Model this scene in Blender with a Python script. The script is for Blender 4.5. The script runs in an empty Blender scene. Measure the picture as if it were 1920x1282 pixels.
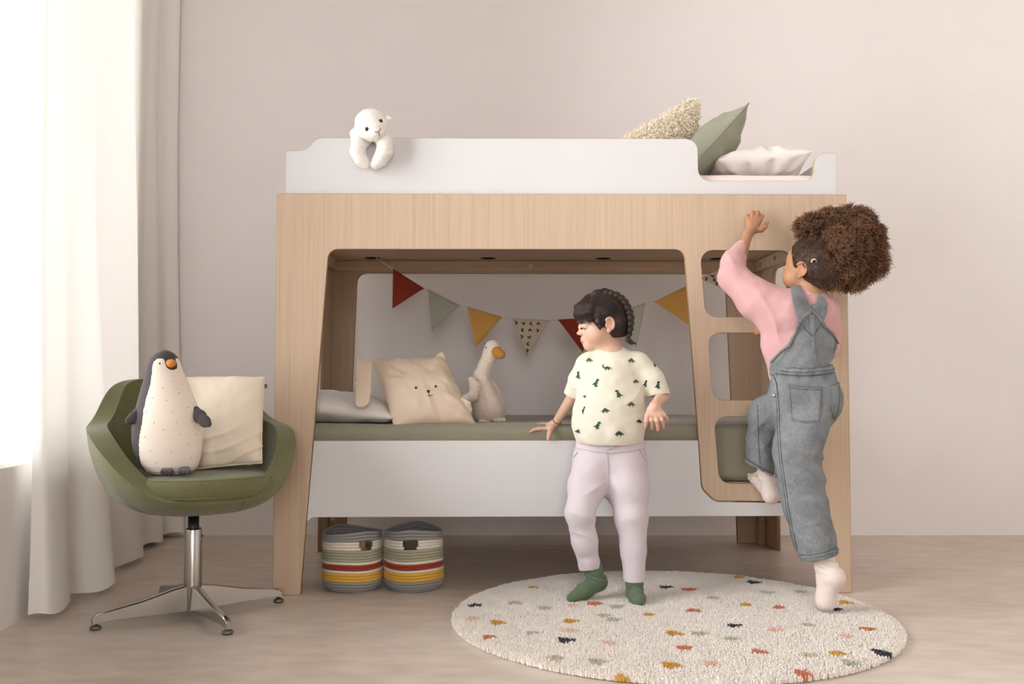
import bpy, bmesh, math, random
import numpy as np
from mathutils import Vector, Matrix, Quaternion
from mathutils.bvhtree import BVHTree

random.seed(7)
rng = np.random.default_rng(7)
SC = bpy.context.scene
COL = SC.collection
R = math.radians

# ---------------------------------------------------------------- camera
CAM_H, TILT, FPX = 0.730, R(2.4), 1800.0
cam_data = bpy.data.cameras.new('camera')
cam_data.sensor_width = 36.0
cam_data.sensor_fit = 'HORIZONTAL'
cam_data.lens = FPX / 1920 * 36
cam_data.clip_start = 0.05
cam = bpy.data.objects.new('camera', cam_data)
cam.location = (0, 0, CAM_H)
cam.rotation_euler = (R(90) + TILT, 0, 0)
COL.objects.link(cam)
SC.camera = cam

# ---------------------------------------------------------------- daylight
world = bpy.data.worlds.new('daylight')
SC.world = world
world.use_nodes = True
_bg = world.node_tree.nodes['Background']
_bg.inputs['Color'].default_value = (0.99, 0.985, 0.985, 1)
_bg.inputs['Strength'].default_value = 9.9
SC.view_settings.view_transform = 'Standard'
SC.view_settings.look = 'None'
SC.view_settings.exposure = 0.0
SC.view_settings.gamma = 1.0
SC.view_settings.use_curve_mapping = False
SC.cycles.use_denoising = True
try:
    SC.cycles.denoiser = 'OPENIMAGEDENOISE'; SC.cycles.denoising_prefilter = 'ACCURATE'; SC.cycles.denoising_input_passes = 'RGB_ALBEDO_NORMAL'
except Exception: pass
SC.cycles.use_adaptive_sampling = False
SC.cycles.max_bounces = 9
SC.cycles.diffuse_bounces = 6
SC.cycles.transparent_max_bounces = 12
SC.cycles.caustics_reflective = False
SC.cycles.caustics_refractive = False
SC.cycles.sample_clamp_indirect = 8

def portal(name, loc, rot, sx, sy):
    d = bpy.data.lights.new(name, 'AREA')
    d.shape = 'RECTANGLE'
    d.size, d.size_y = sx, sy
    d.cycles.is_portal = True
    o = bpy.data.objects.new(name, d)
    o.location, o.rotation_euler = loc, rot
    COL.objects.link(o)
    return o

# ---------------------------------------------------------------- geometry helpers
_ct, _st = math.cos(TILT), math.sin(TILT)
def ray(px, py):
    a, b = (px - 960) / FPX, (641 - py) / FPX
    return np.array([a, _ct - b * _st, _st + b * _ct])
CAMP = np.array([0, 0, CAM_H])
def P(px, py, Y):
    d = ray(px, py)
    return CAMP + d * (Y / d[1])
def PZ(px, py, z):
    d = ray(px, py)
    return CAMP + d * ((z - CAM_H) / d[2])
def SCALE(Y, z=0.73):
    return FPX / (Y * _ct + (z - CAM_H) * _st)          # pixels per metre
def project(p):
    p = np.asarray(p, float)
    x, y, z = p[..., 0], p[..., 1], p[..., 2] - CAM_H
    zc = y * _ct + z * _st
    yc = -y * _st + z * _ct
    return np.stack([960 + FPX * x / zc, 641 - FPX * yc / zc], -1)

def link(name, mesh, parent=None, mat=None, smooth=True):
    o = bpy.data.objects.new(name, mesh)
    COL.objects.link(o)
    if mat is not None:
        for m in (mat if isinstance(mat, (list, tuple)) else [mat]):
            mesh.materials.append(m)
    if smooth and len(mesh.polygons):
        mesh.polygons.foreach_set('use_smooth', [True] * len(mesh.polygons))
    if parent is not None:
        o.parent = parent
    return o

def mesh_from(name, verts, faces):
    me = bpy.data.meshes.new(name)
    me.from_pydata([tuple(map(float, v)) for v in verts], [], [tuple(map(int, f)) for f in faces])
    me.update()
    return me

def mesh_np(name, V, F):
    """fast mesh from an (n,3) array of points and an (m,k) array of faces"""
    V = np.asarray(V, np.float32); F = np.asarray(F, np.int32)
    me = bpy.data.meshes.new(name)
    k = F.shape[1]
    me.vertices.add(len(V)); me.vertices.foreach_set('co', V.ravel())
    me.loops.add(F.size); me.loops.foreach_set('vertex_index', F.ravel())
    me.polygons.add(len(F)); me.polygons.foreach_set('loop_start', np.arange(len(F), dtype=np.int32) * k)
    me.polygons.foreach_set('loop_total', np.full(len(F), k, np.int32))
    me.update(calc_edges=True); me.validate()
    return me

def from_bm(name, bm, parent=None, mat=None, smooth=False):
    me = bpy.data.meshes.new(name)
    bm.to_mesh(me); bm.free()
    return link(name, me, parent, mat, smooth)

def empty(name, loc=(0, 0, 0), rotz=0.0):
    o = bpy.data.objects.new(name, None)
    o.empty_display_size = 0.05
    o.location = loc
    o.rotation_euler = (0, 0, rotz)
    COL.objects.link(o)
    return o

def tag(o, label, cat, group=None):
    o['label'] = label
    o['category'] = cat
    if group: o['group'] = group
    return o

def structure(o):
    o['kind'] = 'structure'
    return o

def bevel_mod(o, w, seg=2, angle=40):
    m = o.modifiers.new('bevel', 'BEVEL')
    m.width, m.segments, m.limit_method, m.angle_limit = w, seg, 'ANGLE', R(angle)
    return o

def box_bm(bm, x0, x1, y0, y1, z0, z1):
    vs = [bm.verts.new(p) for p in ((x0,y0,z0),(x1,y0,z0),(x1,y1,z0),(x0,y1,z0),(x0,y0,z1),(x1,y0,z1),(x1,y1,z1),(x0,y1,z1))]
    for f in ((0,3,2,1),(4,5,6,7),(0,1,5,4),(1,2,6,5),(2,3,7,6),(3,0,4,7)):
        bm.faces.new([vs[i] for i in f])

def box(name, x0, x1, y0, y1, z0, z1, parent=None, mat=None, bev=0.0):
    bm = bmesh.new(); box_bm(bm, x0, x1, y0, y1, z0, z1)
    o = from_bm(name, bm, parent, mat, False)
    if bev: bevel_mod(o, bev)
    return o

def fillet(pts, seg=7):
    """[(x, z, radius)] -> polygon with rounded corners"""
    out, n = [], len(pts)
    for i in range(n):
        p0 = np.array(pts[i-1][:2]); p = np.array(pts[i][:2]); p1 = np.array(pts[(i+1) % n][:2]); r = pts[i][2]
        if r <= 0:
            out.append(tuple(p)); continue
        a = (p0 - p) / np.linalg.norm(p0 - p); b = (p1 - p) / np.linalg.norm(p1 - p)
        ang = math.acos(max(-1, min(1, float(a @ b))))
        t = r / math.tan(ang / 2)
        t = min(t, .49 * np.linalg.norm(p0 - p), .49 * np.linalg.norm(p1 - p)); r2 = t * math.tan(ang / 2)
        c = p + (a + b) / np.linalg.norm(a + b) * (r2 / math.sin(ang / 2))
        s, e = p + a * t - c, p + b * t - c
        a0 = math.atan2(s[1], s[0]); a1 = math.atan2(e[1], e[0])
        d = (a1 - a0 + math.pi) % (2 * math.pi) - math.pi
        for k in range(seg + 1):
            q = a0 + d * k / seg
            out.append((c[0] + r2 * math.cos(q), c[1] + r2 * math.sin(q)))
    return out

def panel(name, loops, t, parent=None, mat=None, edge_mat=None, at=None, bev=0.0015):
    """flat board cut from outline loops (first the outline, then the holes), in the XZ plane, thickness t along +Y; AT maps the points"""
    cu = bpy.data.curves.new(name, 'CURVE'); cu.dimensions = '2D'; cu.fill_mode = 'BOTH'
    cu.extrude = t / 2 - bev; cu.bevel_depth = bev; cu.bevel_resolution = 0; cu.offset = -bev
    for lp in loops:
        s = cu.splines.new('POLY'); s.points.add(len(lp) - 1); s.use_cyclic_u = True
        for q, (x, z) in zip(s.points, lp): q.co = (x, z, 0, 1)
    tmp = bpy.data.objects.new('tmp', cu); COL.objects.link(tmp)
    dg = bpy.context.evaluated_depsgraph_get()
    me = bpy.data.meshes.new_from_object(tmp.evaluated_get(dg))
    bpy.data.objects.remove(tmp); bpy.data.curves.remove(cu)
    for v in me.vertices:
        x, z, y = v.co
        v.co = (x, t / 2 - y, z)
    me.update(); me.materials.clear()
    bm = bmesh.new(); bm.from_mesh(me)
    bmesh.ops.remove_doubles(bm, verts=bm.verts, dist=1e-6)
    bmesh.ops.recalc_face_normals(bm, faces=bm.faces)
    if edge_mat is not None:
        for f in bm.faces:
            f.material_index = 0 if abs(f.normal.y) > .9 else 1
    if at is not None:
        for v in bm.verts: v.co = at(v.co)
    bm.to_mesh(me); bm.free()
    me.name = name
    return link(name, me, parent, [mat, edge_mat] if edge_mat is not None else mat, False)

def tube_mesh(pts, rad, sides=8, closed=False, cap=True):
    pts = [np.asarray(p, float) for p in pts]; n = len(pts)
    rads = rad if hasattr(rad, '__len__') else [rad] * n
    V, F = [], []
    up = None
    for i in range(n):
        if closed: t = pts[(i+1) % n] - pts[i-1]
        else: t = pts[min(i+1, n-1)] - pts[max(i-1, 0)]
        t = t / (np.linalg.norm(t) + 1e-12)
        if up is None:
            up = np.array([0, 0, 1.0]) if abs(t[2]) < .9 else np.array([1.0, 0, 0])
        u = up - t * (up @ t); u /= np.linalg.norm(u) + 1e-12; up = u
        w = np.cross(t, u)
        for k in range(sides):
            a = 2 * math.pi * k / sides
            V.append(pts[i] + rads[i] * (math.cos(a) * u + math.sin(a) * w))
    m = n if closed else n - 1
    for i in range(m):
        for k in range(sides):
            a, b = i * sides + k, i * sides + (k + 1) % sides
            c, d = ((i + 1) % n) * sides + (k + 1) % sides, ((i + 1) % n) * sides + k
            F.append((a, b, c, d))
    if cap and not closed:
        F.append(tuple(range(sides))[::-1]); F.append(tuple((n - 1) * sides + k for k in range(sides)))
    return V, F

def tube(name, pts, rad, parent=None, mat=None, sides=8, closed=False):
    V, F = tube_mesh(pts, rad, sides, closed)
    return link(name, mesh_from(name, V, F), parent, mat, True)

def lathe(name, prof, parent=None, mat=None, seg=40, center=(0, 0)):
    """revolve [(r, z)] about Z"""
    V, F = [], []
    for r, z in prof:
        for k in range(seg):
            a = 2 * math.pi * k / seg
            V.append((center[0] + r * math.cos(a), center[1] + r * math.sin(a), z))
    for i in range(len(prof) - 1):
        for k in range(seg):
            F.append((i*seg+k, i*seg+(k+1) % seg, (i+1)*seg+(k+1) % seg, (i+1)*seg+k))
    if prof[0][0] > 1e-5: F.append(tuple(range(seg))[::-1])
    if prof[-1][0] > 1e-5: F.append(tuple((len(prof)-1)*seg+k for k in range(seg)))
    bm = bmesh.new()
    me = mesh_from(name, V, F); bm.from_mesh(me)
    bmesh.ops.remove_doubles(bm, verts=bm.verts, dist=1e-6); bm.to_mesh(me); bm.free()
    o = link(name, me, parent, mat, True)
    return o

def smooth_by_angle(o, ang=35):
    me = o.data
    bm = bmesh.new(); bm.from_mesh(me)
    for e in bm.edges:
        if len(e.link_faces) == 2 and e.calc_face_angle(0) > R(ang): e.smooth = False
    bm.to_mesh(me); bm.free()
    return o

# value noise on points, for relief
def vnoise(p, freq, seed=0):
    q = np.asarray(p, float) * freq + 1000.0
    i = np.floor(q).astype(np.int64); f = q - i
    f = f * f * (3 - 2 * f)
    def h(a, b, c):
        n = (a * 374761393 + b * 668265263 + c * 2147483647 + seed * 144665) & 0x7fffffff
        n = ((n ^ (n >> 13)) * 1274126177) & 0x7fffffff
        return ((n ^ (n >> 16)) & 0xffff) / 65535.0
    x, y, z = i[..., 0], i[..., 1], i[..., 2]; fx, fy, fz = f[..., 0], f[..., 1], f[..., 2]
    def L(a, b, t): return a + (b - a) * t
    return L(L(L(h(x,y,z),h(x+1,y,z),fx), L(h(x,y+1,z),h(x+1,y+1,z),fx), fy),
             L(L(h(x,y,z+1),h(x+1,y,z+1),fx), L(h(x,y+1,z+1),h(x+1,y+1,z+1),fx), fy), fz) * 2 - 1

# ---------------------------------------------------------------- signed-distance modelling for soft and living shapes
def surface_nets(F, lo, h):
    s = F < 0
    nx, ny, nz = F.shape
    c = np.zeros((nx-1, ny-1, nz-1), np.int8)
    for a in (0, 1):
        for b in (0, 1):
            for d in (0, 1):
                c += s[a:nx-1+a, b:ny-1+b, d:nz-1+d]
    act = (c > 0) & (c < 8)
    idx = np.full(act.shape, -1, np.int64)
    I = np.argwhere(act); idx[act] = np.arange(len(I))
    acc = np.zeros((len(I), 3)); cnt = np.zeros(len(I))
    corners = [(0,0,0),(1,0,0),(0,1,0),(1,1,0),(0,0,1),(1,0,1),(0,1,1),(1,1,1)]
    edges = [(0,1),(2,3),(4,5),(6,7),(0,2),(1,3),(4,6),(5,7),(0,4),(1,5),(2,6),(3,7)]
    fv = [F[I[:,0]+a, I[:,1]+b, I[:,2]+d].astype(float) for a, b, d in corners]
    for a, b in edges:
        fa, fb = fv[a], fv[b]
        m = (fa < 0) != (fb < 0)
        t = fa[m] / (fa[m] - fb[m])
        ca, cb = np.array(corners[a]), np.array(corners[b])
        acc[m] += ca + (cb - ca) * t[:, None]; cnt[m] += 1
    V = (I + acc / cnt[:, None]) * h + lo
    Q = []
    for ax in range(3):
        sl0 = [slice(None)] * 3; sl1 = [slice(None)] * 3
        sl0[ax] = slice(0, -1); sl1[ax] = slice(1, None)
        a, b = s[tuple(sl0)], s[tuple(sl1)]
        E = np.argwhere(a != b)
        o1, o2 = (ax + 1) % 3, (ax + 2) % 3
        ok = (E[:, o1] > 0) & (E[:, o2] > 0) & (E[:, o1] < F.shape[o1]-1) & (E[:, o2] < F.shape[o2]-1)
        E = E[ok]
        def at(d1, d2):
            q = E.copy(); q[:, o1] += d1; q[:, o2] += d2
            return idx[q[:, 0], q[:, 1], q[:, 2]]
        q = np.stack([at(-1,-1), at(0,-1), at(0,0), at(-1,0)], 1)
        flip = ~a[E[:, 0], E[:, 1], E[:, 2]]
        q[flip] = q[flip][:, ::-1]
        Q.append(q)
    Q = np.concatenate(Q); Q = Q[(Q >= 0).all(1)]
    return V, Q

class SDF:
    """smooth union / subtraction of round cones and ellipsoids on a grid, in metres"""
    def __init__(self, lo, hi, h):
        self.lo = np.array(lo, float); self.h = h
        n = np.ceil((np.array(hi, float) - self.lo) / h).astype(int) + 1
        self.F = np.full(tuple(n), 0.2, np.float32)
    def _win(self, mn, mx, m):
        a = np.maximum(np.floor((np.array(mn) - m - self.lo) / self.h).astype(int), 0)
        b = np.minimum(np.ceil((np.array(mx) + m - self.lo) / self.h).astype(int) + 1, self.F.shape)
        if (b <= a).any(): return None
        g = [self.lo[i] + self.h * np.arange(a[i], b[i]) for i in range(3)]
        X, Y, Z = np.meshgrid(*g, indexing='ij')
        return tuple(slice(a[i], b[i]) for i in range(3)), X, Y, Z
    def _join(self, sl, d, k, op):
        A = self.F[sl]
        d = d.astype(np.float32)
        if op == '-':
            if k > 0:
                hh = np.maximum(k - np.abs(A + d), 0) / k
                self.F[sl] = np.maximum(A, -d) + hh * hh * k * .25
            else: self.F[sl] = np.maximum(A, -d)
        elif k > 0:
            hh = np.maximum(k - np.abs(A - d), 0) / k
            self.F[sl] = np.minimum(A, d) - hh * hh * k * .25
        else: self.F[sl] = np.minimum(A, d)
    def cap(self, a, b, ra, rb=None, k=.01, op='+', sy=1.0, axis=None):
        """round cone from a to b; sy squashes it along world Y (or AXIS)"""
        rb = ra if rb is None else rb
        a, b = np.array(a, float), np.array(b, float)
        m = max(ra, rb) * max(1, sy)
        w = self._win(np.minimum(a, b) - m, np.maximum(a, b) + m, k + 2 * self.h)
        if w is None: return self
        sl, X, Y, Z = w
        px, py, pz = X - a[0], Y - a[1], Z - a[2]
        v = b - a
        if sy != 1.0 or axis is not None:
            ax = np.array([0, 1.0, 0]) if axis is None else np.array(axis, float) / np.linalg.norm(axis)
            s = 1 / sy - 1
            dp = px * ax[0] + py * ax[1] + pz * ax[2]
            px, py, pz = px + s * dp * ax[0], py + s * dp * ax[1], pz + s * dp * ax[2]
            v = v + s * (v @ ax) * ax
        L2 = float(v @ v) + 1e-12
        t = np.clip((px * v[0] + py * v[1] + pz * v[2]) / L2, 0, 1)
        d = np.sqrt((px - t*v[0])**2 + (py - t*v[1])**2 + (pz - t*v[2])**2) - (ra + (rb - ra) * t)
        if sy < 1: d = d * max(sy, .45)
        self._join(sl, d, k, op)
        return self
    def chain(self, pts, rads, k=.01, op='+', sy=1.0, axis=None):
        for i in range(len(pts) - 1):
            self.cap(pts[i], pts[i+1], rads[i], rads[i+1], k, op, sy, axis)
        return self
    def ell(self, c, r, M=None, k=.01, op='+'):
        """ellipsoid, semi-axes r along the columns of M"""
        c = np.array(c, float); r = np.array(r, float)
        M = np.eye(3) if M is None else np.asarray(M, float)
        m = max(r)
        w = self._win(c - m, c + m, k + 2 * self.h)
        if w is None: return self
        sl, X, Y, Z = w
        p = np.stack([X - c[0], Y - c[1], Z - c[2]], -1) @ M
        k0 = np.linalg.norm(p / r, axis=-1); k1 = np.linalg.norm(p / (r * r), axis=-1)
        d = k0 * (k0 - 1) / (k1 + 1e-9)
        self._join(sl, d, k, op)
        return self
    def cut(self, p, n):
        """drop everything on the side of the plane that n points to"""
        n = np.array(n, float) / np.linalg.norm(n)
        g = [self.lo[i] + self.h * np.arange(self.F.shape[i]) for i in range(3)]
        d = ((g[0] - p[0]) * n[0])[:, None, None] + ((g[1] - p[1]) * n[1])[None, :, None] + ((g[2] - p[2]) * n[2])[None, None, :]
        self.F = np.maximum(self.F, d.astype(np.float32))
        return self
    def mesh(self, relax=2):
        V, Q = surface_nets(self.F, self.lo, self.h)
        return relax_mesh(V, Q, relax), Q

def relax_mesh(V, Q, it=2, lam=.5):
    if it <= 0: return V
    E = np.concatenate([Q[:, [i, (i+1) % Q.shape[1]]] for i in range(Q.shape[1])])
    E = np.concatenate([E, E[:, ::-1]])
    n = np.bincount(E[:, 0], minlength=len(V)).astype(float)[:, None]; n[n == 0] = 1
    for _ in range(it):
        for l in (lam, -lam * 1.03):
            S = np.stack([np.bincount(E[:, 0], weights=V[E[:, 1], j], minlength=len(V)) for j in range(3)], 1)
            V = V + l * (S / n - V)
    return V

def normals(V, Q):
    n = np.cross(V[Q[:, 2]] - V[Q[:, 0]], V[Q[:, -1]] - V[Q[:, 1]])
    N = np.zeros_like(V)
    for j in range(Q.shape[1]):
        for a in range(3):
            N[:, a] += np.bincount(Q[:, j], weights=n[:, a], minlength=len(V))
    return N / (np.linalg.norm(N, axis=1, keepdims=True) + 1e-12)

def paint(me, name, colors):
    at = me.color_attributes.new(name, 'FLOAT_COLOR', 'POINT')
    c = np.ones((len(me.vertices), 4), np.float32); c[:, :3] = colors
    at.data.foreach_set('color', c.ravel())

def hair(name, pts, r0, r1, parent, mat):
    """pts: (n strands, k points, 3)"""
    n, k, _ = pts.shape
    hc = bpy.data.hair_curves.new(name)
    hc.add_curves([k] * n)
    hc.attributes['position'].data.foreach_set('vector', pts.astype(np.float32).ravel())
    ra = hc.attributes.get('radius') or hc.attributes.new('radius', 'FLOAT', 'POINT')
    ra.data.foreach_set('value', np.tile(np.linspace(r0, r1, k, dtype=np.float32), n))
    hc.materials.append(mat)
    o = bpy.data.objects.new(name, hc); COL.objects.link(o)
    if parent is not None: o.parent = parent
    return o

def surf_samples(V, Q, n, rg):
    A, B, C, D = (V[Q[:, i]] for i in range(4))
    ar = np.linalg.norm(np.cross(C - A, D - B), axis=1)
    f = rg.choice(len(Q), n, p=ar / ar.sum())
    u, v = rg.random((n, 1)), rg.random((n, 1))
    p = (A[f] * (1-u) + B[f] * u) * (1-v) + (D[f] * (1-u) + C[f] * u) * v
    nn = np.cross(C[f] - A[f], D[f] - B[f]); nn /= np.linalg.norm(nn, axis=1, keepdims=True) + 1e-12
    return p, nn

# ---------------------------------------------------------------- flat print laid on a surface
def inside(poly, x, y):
    poly = np.asarray(poly, float); r = np.zeros(x.shape, bool)
    x0, y0 = poly[-1]
    for x1, y1 in poly:
        c = (y1 > y) != (y0 > y)
        with np.errstate(divide='ignore', invalid='ignore'):
            r ^= c & (x < (x0 - x1) * (y - y1) / (y0 - y1 + 1e-12) + x1)
        x0, y0 = x1, y1
    return r

def decal(name, bvh, polys, mat, parent=None, step=.5, lift=.0012, min_face=0.05):
    """thin print whose outlines (pixels of the photograph) are projected on to a surface along the line of sight"""
    V, F = [], []
    for poly in polys:
        poly = np.asarray(poly, float)
        mn, mx = poly.min(0), poly.max(0)
        nx, ny = max(2, int((mx[0]-mn[0])/step)+2), max(2, int((mx[1]-mn[1])/step)+2)
        gx, gy = np.linspace(mn[0], mx[0], nx), np.linspace(mn[1], mx[1], ny)
        cx, cy = np.meshgrid((gx[1:]+gx[:-1])/2, (gy[1:]+gy[:-1])/2, indexing='ij')
        ins = inside(poly, cx, cy)
        ids = {}
        def vert(i, j):
            if (i, j) not in ids:
                d = ray(gx[i], gy[j]); d /= np.linalg.norm(d)
                h = bvh.ray_cast(Vector(CAMP), Vector(d))
                if h[0] is None or -h[1].dot(Vector(d)) < min_face: ids[i, j] = None
                else:
                    V.append(np.array(h[0] + h[1] * lift)); ids[i, j] = len(V) - 1
            return ids[i, j]
        for i, j in np.argwhere(ins):
            q = [vert(i, j), vert(i, j+1), vert(i+1, j+1), vert(i+1, j)]
            if None not in q:
                dd = max(np.linalg.norm(V[q[0]] - V[q[2]]), np.linalg.norm(V[q[1]] - V[q[3]]))
                if dd < .012: F.append(q)
    if not F: return None
    return link(name, mesh_from(name, V, F), parent, mat, True)

def bvh_of(V, Q):
    return BVHTree.FromPolygons([tuple(v) for v in V], [tuple(map(int, q)) for q in Q])

def stroke(pts, w):
    """a polyline in pixels as a list of thin quads"""
    out = []
    for (x0, y0), (x1, y1) in zip(pts[:-1], pts[1:]):
        d = np.array([x1-x0, y1-y0], float); L = np.linalg.norm(d) + 1e-9; d /= L
        n = np.array([-d[1], d[0]]) * w / 2; e = d * w * .3
        a, b = np.array([x0, y0]) - e, np.array([x1, y1]) + e
        out.append([a + n, b + n, b - n, a - n])
    return out
def disc(cx, cy, rx, ry=None, n=14, rot=0):
    ry = rx if ry is None else ry
    return [(cx + rx*math.cos(t)*math.cos(rot) - ry*math.sin(t)*math.sin(rot),
             cy + rx*math.cos(t)*math.sin(rot) + ry*math.sin(t)*math.cos(rot)) for t in np.linspace(0, 2*math.pi, n, endpoint=False)]

# ---------------------------------------------------------------- materials
class Mat:
    def __init__(self, name):
        self.m = bpy.data.materials.new(name); self.m.use_nodes = True
        self.nt = self.m.node_tree; self.b = self.nt.nodes['Principled BSDF']; self.out = self.nt.nodes['Material Output']
    def n(self, t, **kw):
        nd = self.nt.nodes.new(t)
        for k, v in kw.items():
            if k in nd.inputs: nd.inputs[k].default_value = v
            else: setattr(nd, k, v)
        return nd
    def l(self, a, b): self.nt.links.new(a, b)
    def coords(self, kind='Object', scale=(1, 1, 1), rot=(0, 0, 0)):
        tc = self.n('ShaderNodeTexCoord'); mp = self.n('ShaderNodeMapping')
        mp.inputs['Scale'].default_value = scale; mp.inputs['Rotation'].default_value = rot
        self.l(tc.outputs[kind], mp.inputs['Vector'])
        return mp.outputs['Vector']
    def ramp(self, fac, stops):
        r = self.n('ShaderNodeValToRGB'); e = r.color_ramp.elements
        while len(e) > 1: e.remove(e[-1])
        for i, (p, c) in enumerate(stops):
            q = e[0] if i == 0 else e.new(p)
            q.position = p; q.color = (*c, 1) if len(c) == 3 else c
        self.l(fac, r.inputs['Fac'])
        return r.outputs['Color']
    def mix(self, fac, a, b, blend='MIX'):
        x = self.n('ShaderNodeMix', data_type='RGBA', blend_type=blend)
        for s, v in ((0, fac), (6, a), (7, b)):
            if hasattr(v, 'is_linked') or hasattr(v, 'links'): self.l(v, x.inputs[s])
            else: x.inputs[s].default_value = v if s == 0 else ((*v, 1) if len(v) == 3 else v)
        return x.outputs[2]
    def noise(self, vec, scale, detail=3, rough=.5, dist=0):
        x = self.n('ShaderNodeTexNoise'); x.inputs['Scale'].default_value = scale; x.inputs['Detail'].default_value = detail
        x.inputs['Roughness'].default_value = rough; x.inputs['Distortion'].default_value = dist
        if vec is not None: self.l(vec, x.inputs['Vector'])
        return x.outputs['Fac']
    def bump(self, h, strength=.3, dist=.001):
        x = self.n('ShaderNodeBump'); x.inputs['Strength'].default_value = strength; x.inputs['Distance'].default_value = dist
        self.l(h, x.inputs['Height'])
        self.l(x.outputs['Normal'], self.b.inputs['Normal'])
        return x

def sr(r, g=None, b=None):
    if isinstance(r, str):
        h = r.lstrip('#'); r, g, b = int(h[0:2], 16), int(h[2:4], 16), int(h[4:6], 16)
    f = lambda c: c / 12.92 if c <= .04045 else ((c + .055) / 1.055) ** 2.4
    return (f(r / 255), f(g / 255), f(b / 255))

def plain(name, c, rough=.6, metal=0.0, spec=None):
    m = Mat(name); m.b.inputs['Base Color'].default_value = (*c, 1)
    m.b.inputs['Roughness'].default_value = rough; m.b.inputs['Metallic'].default_value = metal
    if spec is not None: m.b.inputs['Specular IOR Level'].default_value = spec
    return m.m

def cloth(name, c, var=.10, weave=900, bump=.25, rough=.9, sheen=.15, blotch=9, c2=None):
    m = Mat(name); v = m.coords('Object')
    n1 = m.noise(v, blotch, 3, .55)
    n2 = m.noise(v, weave * .45, 2, .6)
    lo = tuple(x * (1 - var) for x in c); hi = tuple(min(1, x * (1 + var)) for x in c) if c2 is None else c2
    a = m.ramp(n1, [(.3, lo), (.7, hi)])
    a = m.mix(.5, a, m.ramp(n2, [(.35, tuple(x * (1 - var) for x in c)), (.65, tuple(min(1, x * (1 + var * .7)) for x in c))]))
    m.l(a, m.b.inputs['Base Color'])
    m.b.inputs['Roughness'].default_value = rough
    m.b.inputs['Sheen Weight'].default_value = sheen
    m.b.inputs['Specular IOR Level'].default_value = .2
    m.bump(n2, bump, .0006)
    return m.m
# ================================================================ the room
def wall_mat(name, c):
    m = Mat(name); v = m.coords('Object')
    a = m.ramp(m.noise(v, .9, 4, .55), [(.3, tuple(x * .965 for x in c)), (.7, c)])
    b = m.mix(.35, a, m.ramp(m.noise(v, 6, 4, .6), [(.35, tuple(x * .96 for x in c)), (.65, c)]))
    m.l(b, m.b.inputs['Base Color']); m.b.inputs['Roughness'].default_value = .92
    m.b.inputs['Specular IOR Level'].default_value = .2
    m.bump(m.noise(v, 14, 6, .65), .25, .004)
    return m.m
WALL = wall_mat('painted_plaster', (.86, .826, .815))
CEIL = wall_mat('ceiling_paint', (.82, .78, .74))

def floor_mat():
    m = Mat('polished_concrete'); v = m.coords('Object')
    c1 = m.ramp(m.noise(v, 1.3, 4, .5), [(.30, (.48, .385, .31)), (.5, (.605, .515, .435)), (.70, (.70, .62, .545))])
    st = m.coords('Object', (3.2, 8.0, 1), (0, 0, .35))
    c2 = m.ramp(m.noise(st, 2.4, 4, .5), [(.34, (.50, .41, .335)), (.66, (.70, .62, .545))])
    c = m.mix(.45, c1, c2)
    m.l(c, m.b.inputs['Base Color'])
    m.b.inputs['Roughness'].default_value = .36
    m.b.inputs['Specular IOR Level'].default_value = .5
    return m.m
FLOOR = floor_mat()
RX, BY, FY, CZ, YB = 4.6, 4.62, -3.6, 3.45, 4.62
def lwx(y): return -1.50 - .10 * (y - 2.85)          # the window wall runs slightly askew

structure(box('floor', lwx(FY) - 2.2, RX + .1, FY - .1, BY + .1, -.1, 0, None, FLOOR))
structure(box('ceiling', lwx(FY) - 2.2, RX + .1, FY - .1, BY + .1, CZ, CZ + .1, None, CEIL))
structure(box('wall_back', -2.2, RX + .1, BY, BY + .12, 0, CZ, None, WALL))
structure(box('wall_right', RX, RX + .12, FY, BY, 0, CZ, None, WALL))

def wall_with_holes(name, length, holes, t, at, mat):
    lp = [[(0, 0), (length, 0), (length, CZ), (0, CZ)]] + [[(a, c), (a, d), (b, d), (b, c)] for a, b, c, d in holes]
    return structure(panel(name, lp, t, None, mat, None, at, 0.0))
# window wall: s runs along the wall from its far corner towards the camera
WDIR = np.array([.10, -1.0, 0]) / math.hypot(.10, 1); WOUT = np.array([-1.0, -.10, 0]) / math.hypot(.10, 1)
W0 = np.array([lwx(BY), BY, 0])
WL = (BY - FY) * math.hypot(.10, 1)
def wp(s, d, z): return W0 + WDIR * s + WOUT * d + np.array([0, 0, z])
WINS = [(.50, 3.42, .47, 3.2), (3.66, 6.26, .47, 3.2)]
wall_with_holes('wall_left', WL, WINS, .22, lambda c: Vector(wp(c.x, c.y, c.z)), WALL)
# wall behind the camera
FILL_WINS = [(.35, 1.85, .47, 3.2)]  # unseen window, added to give frontal fill light
XF0 = lwx(FY)
wall_with_holes('wall_front', RX - XF0, FILL_WINS, .22, lambda c: Vector((XF0 + c.x, FY - c.y, c.z)), WALL)

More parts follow.
